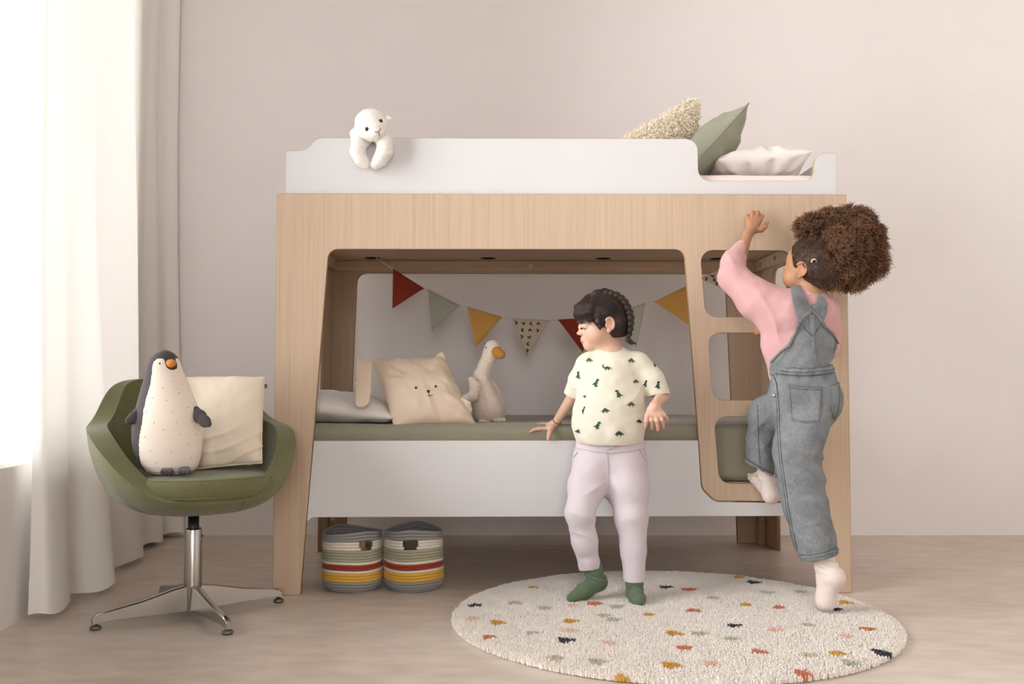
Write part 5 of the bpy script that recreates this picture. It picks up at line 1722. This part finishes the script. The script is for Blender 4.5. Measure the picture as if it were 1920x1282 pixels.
# ---- socks
SOCKG = cloth('green_ribbed_sock', (.115, .165, .098), .10, 420, .5)
for pts, rads in ((lf, [16.0*sA, 15*sA, 14.5*sA, 9.5*sA]), (rf, [15*sA, 14.5*sA, 14*sA, 11.5*sA])):
    up = pts[0] + (np.array([-.004, 0, .035]))
    S = SDF(np.min(pts, 0) - .05, np.max(pts, 0) + np.array([.05, .05, .07]), .0025)
    S.chain([up] + pts, [15.5*sA] + rads, .014)
    if pts is lf: S.cap(pts[1] + np.array([.006, .012, -.004]), pts[1], 11*sA, 12*sA, .01)
    else: S.cap(pts[1] + np.array([0, .02, -.012]), pts[1], 11*sA, 12*sA, .012)
    def wrS(V): return .0011 * np.sin((V[:, 2] * 1.0 + .3 * V[:, 0]) * 420) * np.exp(-((V[:, 2] - pts[0][2] + .02) / .02) ** 2) + .0008 * vnoise(V, 60, 2)
    V, Q = S.mesh(2); V = V + normals(V, Q) * wrS(V)[:, None]
    V[:, 2] = np.maximum(V[:, 2], .0195)
    attach(link('sock', mesh_np('sock', V, Q), None, SOCKG, True), girl)
# ---- bracelet
bc = P(1045, 788, 3.378); ax_ = rw - re; ax_ /= np.linalg.norm(ax_)
e1 = np.cross(ax_, [0, 1, 0]); e1 /= np.linalg.norm(e1); e2 = np.cross(ax_, e1)
bc = re + (rw - re) * .93
attach(tube('bracelet', [bc + (e1 * math.cos(t) + e2 * math.sin(t)) * 8.8 * sA for t in np.linspace(0, 2*math.pi, 28, endpoint=False)], .0016, None, plain('brown_cord', (.20, .10, .035), .6), 8, True), girl)
# ---------------------------------------------------------------- the girl climbing the ladder holes
BYD = 3.14
gb = lambda x, y, d=0.0: P(x, y, BYD + d)
sB = 1 / SCALE(BYD, .9)
girl2 = empty('person', tuple(P(1550, 1148, 3.02)))
girl2.location.z = .02
tag(girl2, 'person in denim dungarees and pink sweater climbing the ladder holes of the bunk bed', 'person')
SKB = skin_mat('brown_skin', (.43, .225, .125), (.46, .17, .10))
b_ = R(46)
MB = head_axes((-math.cos(b_), math.sin(b_)), R(9), R(0))
OB = gb(1524, 501, .0); HSB = .95
lo = np.array([P(1340, 1150, 3.1)[0], 2.88, .018]); hi = np.array([P(1600, 640, 3.1)[0], 3.44, P(1500, 385, 3.35)[2] + .01])
S = SDF(lo, hi, .0028)
WB = build_head(S, OB, MB, HSB)
S.ell(WB(.045, .040, -.040), np.array([.036, .034, .036]) * HSB, MB, .016)
S.chain([gb(1523, 525, .0), gb(1521, 548, -.005), gb(1515, 572, -.005)], [24*sB, 24*sB, 34*sB], .02, '+', .9)
S.chain([gb(1508, 595), gb(1503, 640), gb(1503, 690), gb(1510, 745, -.02)], [42*sB, 44*sB, 44*sB, 50*sB], .02, '+', .66)
S.cap(gb(1468, 578), gb(1548, 578), 22*sB, 20*sB, .02)
# raised left arm, hand against the header board
els, elb, wr_ = gb(1462, 580, .0), gb(1374, 520, .045), P(1403, 437, 3.285)
S.chain([els, elb, wr_], [21*sB, 16*sB, 9*sB], .012)
h3 = lambda x, y, d=0.0: P(x, y, 3.292 + d)
s3 = 1 / SCALE(3.29, 1.2)
S.cap(wr_, h3(1408, 431), 9.5*s3, 10*s3, .008)
for x, y in ((1404.5, 414), (1410.5, 410), (1417.5, 410), (1423.5, 414)): S.cap(h3(1409 + (x-1413)*.35, 430), h3(x, y, .004), 6.6*s3, 5.4*s3, .008)
f3 = 4.1 * s3
for k_, (x0, y0, x1, y1, x2, y2, r_) in enumerate(((1403, 413, 1401, 405, 1402.5, 407, .88), (1410, 409, 1411.5, 398, 1412, 401, 1.0), (1418, 409, 1421, 398, 1420.5, 401, 1.02), (1424.5, 413, 1428.5, 404.5, 1427, 407, .98))):
    S.chain([h3(x0, y0, .002), h3(x1, y1, .014), h3(x2, y2, .034), h3(x2 - 1, y2 + 5, .043)], [f3*1.1*r_, f3*1.02*r_, f3*.95*r_, f3*.75*r_], .0025)
S.chain([h3(1416, 431, .002), h3(1427, 430, .0), h3(1433.5, 425.5, .002), h3(1438.5, 418, .010)], [f3*1.6, f3*1.35, f3*1.15, f3*.85], .004)
# right arm reaches across to the second rung
S.chain([gb(1550, 582, .0), gb(1560, 652, .06), P(1440, 622, 3.305)], [20*sB, 15*sB, 8.5*sB], .012)
h4 = lambda x, y, d=0.0: P(x, y, 3.318 + d)
S.cap(P(1440, 622, 3.305), h4(1428, 619), 8.5*sB, 8*sB, .008)
for k_, y in enumerate((612, 616.5, 621, 625)):
    S.chain([h4(1429, y + .5 - (y-618)*.3), h4(1423, y - 1, -.002), h4(1418, y, .006), h4(1417.5, y + 1.5, .018)], [f3*1.05, f3*.95, f3*.88, f3*.7], .003)
S.chain([h4(1430, 612, .004), h4(1426, 607, .01), h4(1423, 605, .02)], [f3*1.25, f3*1.1, f3*.8], .003)
# legs and feet
stl = [gb(1528, 760, -.02), P(1507, 880, 3.075), P(1544, 1048, 3.005)]
S.chain(stl, [36*sB, 24*sB, 13.5*sB], .015)
rsl_ = [gb(1486, 765, -.01), P(1440, 776, 3.262), P(1437, 886, 3.275)]
S.chain(rsl_, [36*sB, 24*sB, 13*sB], .015)
sft = [P(1544, 1048, 3.005), P(1563, 1082, 2.975), P(1549, 1126, 3.0), P(1547, 1139, 3.015)]
rft = [P(1437, 886, 3.275), P(1446, 929, 3.25), P(1421, 899, 3.335), P(1410, 893.5, 3.372)]
S.chain(sft, [14*sB, 13*sB, 12.5*sB, 9*sB], .01).chain(rft, [13*sB, 11.5*sB, 10.5*sB, 7.5*sB], .01)
V, Q = S.mesh(2)
me = mesh_np('body', V, Q)
lcb = (V - OB) @ MB / HSB
tint = .35 * np.exp(-(((lcb - np.array([.068, .046, -.044])) / .024) ** 2).sum(1)) + .35 * np.exp(-(((lcb - np.array([-.004, .08, -.016])) / .02) ** 2).sum(1))
lip = np.exp(-((lcb[:, 2] + .0605) / .0085) ** 2 - (lcb[:, 1] / .015) ** 2) * (lcb[:, 0] > .075); tint += .7 * lip
for tip in (h3(1401, 406), h3(1412, 399), h3(1421, 399), h3(1428, 405), h3(1438, 419)): tint += .35 * np.exp(-(np.linalg.norm(V - tip, axis=1) / .016) ** 2)
paint(me, 'tint', np.clip(tint, 0, 1)[:, None].repeat(3, 1))
attach(link('body', me, None, SKB, True), girl2)
bvB = bvh_of(V, Q)
# ---- eyes (turned away from us, but there)
for q in (-1, 1):
    ball('eye', WB(.0865, q * .033, -.012), .0062 * HSB, IRIS, girl2)
# ---- hair: slicked to the skull, gathered in a big curly puff
HAIRB = hair_mat('curly_brown_hair', (.030, .014, .007), (.105, .050, .024), .5)
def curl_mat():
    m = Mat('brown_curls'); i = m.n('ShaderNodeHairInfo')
    c = m.ramp(i.outputs['Intercept'], [(.15, (.022, .010, .005)), (.5, (.10, .046, .021)), (1.0, (.27, .135, .066))])  # dark roots, light tips: shade and light on the puff put into the colour
    c = m.mix(1.0, c, m.ramp(m.noise(m.coords('Object'), 30, 3, .6), [(.32, (.38, .36, .34)), (.68, (1.25, 1.2, 1.15))]), 'MULTIPLY')  # clump tone paints in shadows and highlights among the curls
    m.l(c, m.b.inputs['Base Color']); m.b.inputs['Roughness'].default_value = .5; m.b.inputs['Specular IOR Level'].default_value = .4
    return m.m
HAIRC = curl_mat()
HAIRBD = hair_mat('dark_slicked_hair', (.020, .010, .006), (.048, .024, .013), .45)
S = SDF(OB - .17, OB + .17, .0026)
S.ell(WB(-.010, 0, .023), np.array([.098, .081, .087]) * HSB, MB, .01)
S.ell(WB(-.045, 0, -.015), np.array([.062, .066, .062]) * HSB, MB, .02)
S.ell(WB(.092, 0, -.045), np.array([.064, .125, .112]) * HSB, MB, .012, '-')
S.ell(WB(.010, .105, -.034), np.array([.036, .045, .046]) * HSB, MB, .012, '-')
S.ell(WB(.010, -.105, -.034), np.array([.036, .045, .046]) * HSB, MB, .012, '-')
S.ell(WB(-.045, 0, -.135), np.array([.11, .10, .060]) * HSB, MB, .012, '-')
Vh, Qh = S.mesh(2); Vh = Vh + normals(Vh, Qh) * (.0016 * vnoise(Vh, 90, 3))[:, None]
attach(link('hair', mesh_np('hair', Vh, Qh), None, HAIRBD, True), girl2)
PC = gb(1574, 470, -.005)                       # middle of the puff
PB = gb(1548, 480, .0)
lob = [(1572, 470, 52, 0), (1560, 424, 36, .01), (1527, 424, 22, -.02), (1602, 424, 36, -.01), (1628, 450, 32, .0), (1630, 490, 30, .0), (1600, 510, 34, -.01), (1558, 514, 26, -.03), (1580, 470, 44, -.05), (1580, 465, 44, .06), (1508, 424, 13, -.01)]
S = SDF(PC - np.array([.17, .17, .16]), PC + np.array([.17, .17, .16]), .0036)
for x, y, r, d in lob: S.ell(gb(x, y, d), np.array([r, r, r]) * sB * .88, None, .03)
Vf, Qf = S.mesh(2)
N = normals(Vf, Qf)
Vf = Vf + N * (.012 * vnoise(Vf, 30, 3) + .006 * vnoise(Vf, 75, 4))[:, None]
attach(link('hair_puff', mesh_np('hair_puff', Vf, Qf), None, HAIRB, True), girl2)
rg = np.random.default_rng(23)
sd, nn = surf_samples(Vf, Qf, 11000, rg)
out = sd - PB; out /= np.linalg.norm(out, axis=1, keepdims=True)
cl = np.stack([vnoise(sd, 38, 11), vnoise(sd, 38, 12), vnoise(sd, 38, 13)], 1)
dr = out * .7 + nn * .5 + cl * .65 + rg.normal(0, .22, sd.shape); dr /= np.linalg.norm(dr, axis=1, keepdims=True)
L = (.009 + .011 * np.clip(vnoise(sd, 30, 7) + .35, 0, 1.3) + rg.gamma(2.0, .0028, len(sd)))[:, None, None]
k = 18; t = np.linspace(0, 1, k)[None, :, None]
a1 = np.cross(dr, rg.normal(0, 1, sd.shape)); a1 /= np.linalg.norm(a1, axis=1, keepdims=True); a2 = np.cross(dr, a1)
ph = rg.uniform(0, 6.28, (len(sd), 1, 1)); wn = rg.uniform(10, 22, (len(sd), 1, 1)); rad = rg.uniform(.0018, .0045, (len(sd), 1, 1))
st = (sd - nn * .006)[:, None] + dr[:, None] * (L + .006) * t + (a1[:, None] * np.cos(ph + wn * t) + a2[:, None] * np.sin(ph + wn * t)) * rad * (.3 + .7 * t) + np.array([0, 0, -.008])[None, None] * t ** 2 * (L / .03)
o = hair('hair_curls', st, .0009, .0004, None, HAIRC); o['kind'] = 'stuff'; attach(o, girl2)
bvhb = bvh_of(Vh, Qh)
sd, nn = surf_samples(Vh, Qh, 2600, rg)
def flowB(p):
    d = PB + np.array([.02, 0, 0]) - p; return d / np.linalg.norm(d)
hs = comb(bvhb, sd, flowB, 7, .008, .0022, rg, .22)
hs += .0009 * np.sin(np.arange(7)[None, :, None] * 2.1 + rg.uniform(0, 6, (len(hs), 1, 3)))
o = hair('hair_strands', hs, .0007, .0003, None, HAIRB); o['kind'] = 'stuff'; attach(o, girl2)
# hair clip
CLIP = plain('pearl_clip', (.72, .62, .52), .25)
hc_ = hit(bvhb, 1526, 491)
if hc_ is not None:
    arc = [hc_ + np.array([.0085 * math.cos(t_), -.004, .0085 * math.sin(t_)]) for t_ in np.linspace(-.5, 3.4, 12)]
    attach(tube('hair_clip', arc, .0024, None, CLIP, 8), girl2)

# ---- pink sweater
PINK = cloth('pink_sweatshirt', (.60, .35, .35), .04, 800, .2, blotch=8)
S = SDF((P(1336, 600, 3.14)[0], 2.98, P(1500, 735, 3.14)[2]), (P(1592, 600, 3.14)[0], 3.38, P(1500, 448, 3.2)[2]), .003)
S.chain([gb(1515, 566, -.002), gb(1506, 592), gb(1501, 640), gb(1502, 700), gb(1504, 728)], [32*sB, 48*sB, 52*sB, 50*sB, 50*sB], .03, '+', .72)
S.cap(gb(1470, 582), gb(1545, 584), 28*sB, 24*sB, .03)
S.cap(gb(1519, 556, -.003), gb(1522, 545, -.005), 26*sB, 23*sB, .015, '+', .9)
S.chain([gb(1472, 588, -.005), gb(1421, 563, .02), gb(1375, 519, .045), P(1374, 492, 3.225), P(1389, 466, 3.255)], [45*sB, 37*sB, 26.5*sB, 22*sB, 15.5*sB], .022)
S.chain([gb(1452, 605, .0), gb(1462, 655, .0), gb(1475, 690, .0)], [32*sB, 27*sB, 28*sB], .03, '+', .8)
S.chain([gb(1545, 585, .0), gb(1553, 620, .02), gb(1554, 652, .055), P(1480, 640, 3.26)], [27*sB, 22*sB, 19*sB, 15*sB], .02)
S.cut(P(1390, 463, 3.255), P(1403, 437, 3.285) - P(1374, 492, 3.225))
def wrB(V):
    pr = project(V); x, y = pr[:, 0], pr[:, 1]
    G = lambda cx, cy, sx, sy: np.exp(-((x - cx) / sx) ** 2 - ((y - cy) / sy) ** 2)
    a = .0022 * vnoise(V, 20, 5) + .0012 * vnoise(V, 45, 6)
    a += .0085 * ridge((x * .5 + y * .8) / 15.0 + vnoise(V, 14, 3)) * G(1382, 522, 32, 28)
    a += .0090 * ridge((x * 1.0 - y * .35) / 22.0 + vnoise(V, 10, 9)) * G(1448, 592, 46, 52)
    a += .0080 * ridge((x * .8 + y * .55) / 14.0) * G(1457, 655, 24, 32)
    a += .0050 * ridge((x * .9 - y * .5) / 15.0) * G(1372, 478, 18, 22)
    a += .0025 * np.sin(y / 4.5 + x * .03) * G(1556, 640, 16, 30)
    return a
sw, Vw, Qw = garment(S, 'sweater', girl2, PINK, 3, wrB)
bvw = bvh_of(Vw, Qw)
S = SDF(P(1360, 490, 3.2) - .03, P(1415, 440, 3.3) + .03, .0024)
S.cap(P(1386, 471.5, 3.250), P(1393, 460, 3.262), 14.2*sB, 13.2*sB, .0)
S.cut(P(1393.5, 458.5, 3.264), P(1403, 437, 3.285) - P(1374, 492, 3.225))
V, Q = S.mesh(2); c_ = attach(link('cuff', mesh_np('cuff', V, Q), None, PINK, True), girl2); c_['label'] = 'ribbed pink cuff'
V, F = tube_mesh([gb(1521 + 25 * math.cos(t_) , 549 - 4 * math.sin(t_) + 3*math.cos(t_), -.004 + .043 * math.sin(t_)) for t_ in np.linspace(0, 2*math.pi, 40, endpoint=False)], .0062, 8, True)
attach(link('collar', mesh_from('collar', V, F), None, PINK, True), girl2)

# ---- dungarees
def denim_mat():
    m = Mat('washed_denim'); v = m.coords('Object')
    w = m.n('ShaderNodeTexWave', wave_type='BANDS', bands_direction='DIAGONAL'); w.inputs['Scale'].default_value = 300; w.inputs['Distortion'].default_value = 1.5
    m.l(v, w.inputs['Vector'])
    n1 = m.noise(v, 14, 5, .65, .4); n2 = m.noise(m.coords('Object', (260, 260, 60)), 1.4, 3, .7)
    c = m.ramp(n1, [(.25, (.105, .118, .130)), (.5, (.195, .212, .224)), (.78, (.36, .38, .39))])
    c = m.mix(.5, c, m.ramp(n2, [(.3, (.115, .127, .136)), (.7, (.285, .30, .308))]))
    m.l(c, m.b.inputs['Base Color']); m.b.inputs['Roughness'].default_value = .9; m.b.inputs['Specular IOR Level'].default_value = .15
    m.bump(n2, .35, .0008)
    return m.m
DENIM = denim_mat()
DSTITCH = plain('dark_stitched_edge', (.115, .122, .128), .9)
def dashes(pts, w, on=2.4, off=1.3):
    out, acc = [], 0.0
    for (x0, y0), (x1, y1) in zip(pts[:-1], pts[1:]):
        L_ = math.hypot(x1 - x0, y1 - y0); s = 0.0
        while s < L_:
            e = min(s + on, L_)
            out += stroke([(x0 + (x1-x0)*s/L_, y0 + (y1-y0)*s/L_), (x0 + (x1-x0)*e/L_, y0 + (y1-y0)*e/L_)], w)
            s = e + off
    return out
LSTITCH = plain('faded_seam', (.40, .42, .43), .9)
S = SDF((P(1380, 800, 3.1)[0], 2.86, P(1540, 1062, 3.0)[2]), (P(1592, 800, 3.1)[0], 3.346, P(1500, 672, 3.14)[2]), .003)
S.chain([gb(1503, 690, .0), gb(1507, 720, -.01), gb(1510, 745, -.02)], [54*sB, 58*sB, 60*sB], .02, '+', .68)
S.cap(gb(1486, 745, -.02), gb(1535, 742, -.022), 41*sB, 40*sB, .02)
S.ell(gb(1543, 752, -.035), np.array([32, 34, 40]) * sB, None, .025)
S.chain([gb(1520, 765, -.025), P(1503, 805, 3.10), P(1494, 845, 3.085), P(1501, 900, 3.065), P(1512, 955, 3.04), P(1524, 1000, 3.02), P(1536, 1045, 3.005)], [46*sB, 44*sB, 42*sB, 41*sB, 37.5*sB, 35.5*sB, 34*sB], .02)
S.chain([gb(1482, 762, -.005), P(1444, 776, 3.225), P(1438, 782, 3.245), P(1428, 830, 3.258), P(1426, 882, 3.262)], [42*sB, 35*sB, 33*sB, 28*sB, 29*sB], .02)
S.cut(gb(1503, 686, 0), (0, 0, 1))
gl = [S.lo[i] + S.h * np.arange(S.F.shape[i]) for i in range(3)]
xr = gl[0][:, None, None]; yrr = gl[1][None, :, None]; zz_ = gl[2][None, None, :]
hz = P(1535, 1043, 3.005); d1 = (hz[2] + (xr - hz[0]) * .19) - zz_ + 0 * yrr
kz = P(1426, 879, 3.262); d2 = (kz[2] - (xr - kz[0]) * .50 + (yrr - kz[1]) * .12) - zz_
israised = (yrr > 3.165) & (xr < P(1462, 800, 3.2)[0])
S.F = np.maximum(S.F, np.where(israised, d2, d1).astype(np.float32))
S.cap(P(1530, 1020, 3.01), P(1541, 1075, 3.0), 29*sB, 29*sB, 0, '-'); S.cap(P(1427, 862, 3.262), P(1426, 905, 3.262), 25*sB, 26*sB, 0, '-')
def wrD(V):
    pr = project(V); x, y = pr[:, 0], pr[:, 1]
    G = lambda cx, cy, sx, sy: np.exp(-((x - cx) / sx) ** 2 - ((y - cy) / sy) ** 2)
    a = .0026 * vnoise(V, 17, 5) + .0016 * vnoise(V, 44, 6) + .0008 * vnoise(V, 110, 7)
    a += .0110 * ridge((y * .95 - (x - 1500) * .55) / 12.0 + 1.2 * vnoise(V, 9, 2)) * G(1518, 878, 40, 42)
    a += .0060 * ridge((y + x * .25) / 15 + vnoise(V, 8, 3)) * G(1520, 975, 40, 50)
    a += .0065 * ridge((y * .7 + x * .7) / 11) * G(1432, 800, 30, 36)
    a += .0050 * ridge((y * .45 - x * .9) / 12 + vnoise(V, 9, 5)) * G(1440, 845, 40, 40)
    a += .0050 * ridge((y * .8 + x * .4) / 12 + vnoise(V, 9, 5)) * G(1540, 790, 30, 26)
    a += .0025 * np.sin(x / 4.0) * np.exp(-((y - 702) / 12) ** 2)
    return a
ov, Vo, Qo = garment(S, 'dungarees', girl2, DENIM, 3, wrD)
bvo = bvh_of(Vo, Qo)
bib = [(1446, 702), (1445, 690), (1447, 677), (1457, 668), (1465, 659), (1479, 647), (1490, 627), (1497, 604), (1506, 592), (1519, 580), (1530, 591), (1538, 601), (1542, 614), (1556, 624), (1567, 640), (1566, 652), (1560.5, 669), (1553, 682), (1561, 692), (1561, 702)]
bb = lay('bib', bvw, bib, DENIM, girl2, .8, .0045, .004, minf=.02)
bb.parent = ov; bb.matrix_parent_inverse = Matrix.Identity(4)
def denim_piece(name, bv, poly, t=.004, lift=.006, mat=None):
    d = decal(name, bv, poly if isinstance(poly[0], list) else [poly], mat or DENIM, None, .7, lift, .02)
    if d is None: return None
    m = d.modifiers.new('thick', 'SOLIDIFY'); m.thickness = t; m.offset = 0
    d.parent = ov
    return d
denim_piece('strap', bvw, [(1482.5, 538), (1484, 552), (1487, 570), (1492, 588), (1498, 604), (1508, 592), (1516, 579.5), (1513, 568), (1507, 556), (1502, 546), (1498, 538)], lift=.0065)
denim_piece('strap', bvw, [(1532, 552), (1538, 556), (1545, 563), (1549, 571), (1548, 586), (1540, 604), (1530, 592), (1520, 581), (1520, 573), (1528, 570), (1532, 566)], lift=.0065)
denim_piece('back_tab', bvw, stroke([(1497, 602), (1508, 590), (1519, 582), (1530, 592), (1539, 604)], 5.5), .003, .0095)
denim_piece('back_tab', bvw, [(1514.5, 591), (1523.5, 591), (1526.5, 621), (1522, 629), (1517, 621)], .003, .0098)
denim_piece('seam', bvw, stroke([(1503, 608), (1509, 618), (1520, 630), (1531, 618), (1537, 606)], 1.3), .002, .0085, DSTITCH)
denim_piece('seam', bvw, stroke([(1522, 631), (1525, 660), (1529, 684)], 5.0), .002, .0076)
for pl in ([(1448, 677), (1465, 659), (1479, 647), (1490, 627), (1497, 604)], [(1540, 606), (1543, 614), (1556, 624), (1566.5, 640)]):
    denim_piece('hem', bvw, stroke(pl, 3.4), .003, .0085)
    denim_piece('stitching', bvw, dashes([(x + 1.6, y + 1.6) for x, y in pl], .8), .001, .0105, DSTITCH)
# waistband with its gathered stitching
def wline(y0, n=24): return [(x, y0 + 6 * math.sin((x - 1445) / 118 * math.pi)) for x in np.linspace(1444, 1562, n)]
up_, dn_ = wline(684), wline(699)
denim_piece('waistband', bvo, up_ + dn_[::-1], .004, .0035)
for yy_, w_ in ((685.5, .9), (693, 1.2), (698, .9)): denim_piece('stitching', bvo, dashes([(x, y + .7 * math.sin(x * 1.3)) for x, y in wline(yy_, 60)], w_), .001, .0062, DSTITCH)
# pockets
def pocket(poly, back):
    p = denim_piece('pocket', bvo, poly, .003, .003)
    return p
p1_ = [(1478.5, 721), (1510, 724), (1539.5, 725), (1539, 760), (1536, 791), (1510, 793), (1485, 788), (1482, 760)]
p2_ = [(1557, 722), (1565, 720), (1571, 717), (1573, 740), (1570, 770), (1563, 786), (1558, 760)]
for pp in (p1_, p2_):
    pocket(pp, 0)
    ins = [(x + (sum(q[0] for q in pp) / len(pp) - x) * .06, y + (sum(q[1] for q in pp) / len(pp) - y) * .06) for x, y in pp]
    denim_piece('stitching', bvo, dashes(ins + ins[:1], .8), .001, .0052, DSTITCH)
denim_piece('stitching', bvo, dashes([(1480, 727.5), (1510, 730.5), (1539, 731.5)], .9), .001, .0052, DSTITCH)
# seams, side vent and its button
denim_piece('seam', bvo, stroke([(1458, 742), (1460, 770), (1461, 800), (1463, 840), (1466, 870), (1471, 905), (1477, 945), (1484, 985), (1494, 1030)], 2.6), .002, .0020)
denim_piece('stitching', bvo, dashes([(1456.5, 742), (1458, 770), (1459, 800), (1461, 840), (1464, 870), (1469, 905), (1475, 945), (1482, 985), (1492, 1030)], .9), .001, .0034, DSTITCH)
denim_piece('side_vent', bvo, stroke([(1446, 686), (1450, 705), (1455, 722), (1457, 738)], 4.2), .003, .0040)
bt = hit(bvo, 1452, 741)
if bt is not None:
    bo = ball('button', bt + np.array([0, -.003, 0]), .0065, CHROME, None, (1, .5, 1)); bo.parent = ov
denim_piece('seam', bvo, stroke([(1420, 760), (1421, 800), (1422, 840), (1424, 868)], 2.0), .002, .002)
# frayed hems
denim_piece('hem', bvo, stroke([(1502, 1044), (1515, 1044), (1532, 1042), (1550, 1037), (1569, 1030)], 5), .003, .0028)
denim_piece('stitching', bvo, dashes([(1501, 1040), (1515, 1040.5), (1532, 1038.5), (1550, 1033.5), (1568, 1027)], 1.2), .001, .0045, DSTITCH)
denim_piece('hem', bvo, stroke([(1398, 862), (1410, 870), (1425, 880), (1440, 887), (1455, 892)], 4.5), .003, .0028)
denim_piece('stitching', bvo, dashes([(1399, 858), (1411, 866), (1426, 876), (1441, 883), (1456, 888)], 1.2), .001, .0045, DSTITCH)
rg = np.random.default_rng(31)
fp = []
for (x0, y0), (x1, y1) in zip([(1500, 1047), (1515, 1047.5), (1532, 1045.5), (1550, 1040.5)], [(1515, 1047.5), (1532, 1045.5), (1550, 1040.5), (1570, 1033)]):
    for t_ in np.linspace(0, 1, 16):
        q_ = hit(bvo, x0 + (x1-x0)*t_, y0 + (y1-y0)*t_ - 3.5)
        if q_ is not None: fp.append(q_)
fp = np.array(fp)
if len(fp):
    fp = fp.repeat(3, 0)
    st = fp[:, None] + np.array([0, -.002, .002])[None, None] + (np.array([0, 0, -1.0]) * rg.uniform(.006, .012, (len(fp), 1)) + rg.normal(0, .002, fp.shape))[:, None] * np.linspace(0, 1, 3)[None, :, None]
    o = hair('frayed_threads', st, .0005, .0003, None, LSTITCH); o['kind'] = 'stuff'; o.parent = ov
# ---- socks
SOCKP = cloth('pale_pink_sock', (.78, .68, .625), .04, 500, .35)
for pts, rads in ((sft, [17*sB, 17.5*sB, 15.5*sB, 11*sB]), (rft, [15*sB, 14*sB, 12.5*sB, 9*sB])):
    up = pts[0] + np.array([-.006 if pts is sft else 0, 0, .045])
    S = SDF(np.min(pts, 0) - .06, np.max(pts, 0) + np.array([.06, .06, .08]), .0026)
    S.chain([up] + pts, [16.5*sB if pts is sft else 15*sB] + rads, .016)
    if pts is sft: S.cap(pts[0], pts[2], 15*sB, 15.5*sB, .014)
    def wrS(V): return .0024 * np.sin((V[:, 2] + .25 * V[:, 0]) * 330 + 2 * vnoise(V, 30, 4)) * np.exp(-((V[:, 2] - pts[0][2] + .012) / .025) ** 2) + .0012 * vnoise(V, 50, 2)
    V, Q = S.mesh(2); V = V + normals(V, Q) * wrS(V)[:, None]
    if pts is sft: V[:, 2] = np.maximum(V[:, 2], .0195)
    attach(link('sock', mesh_np('sock', V, Q), None, SOCKP, True), girl2)
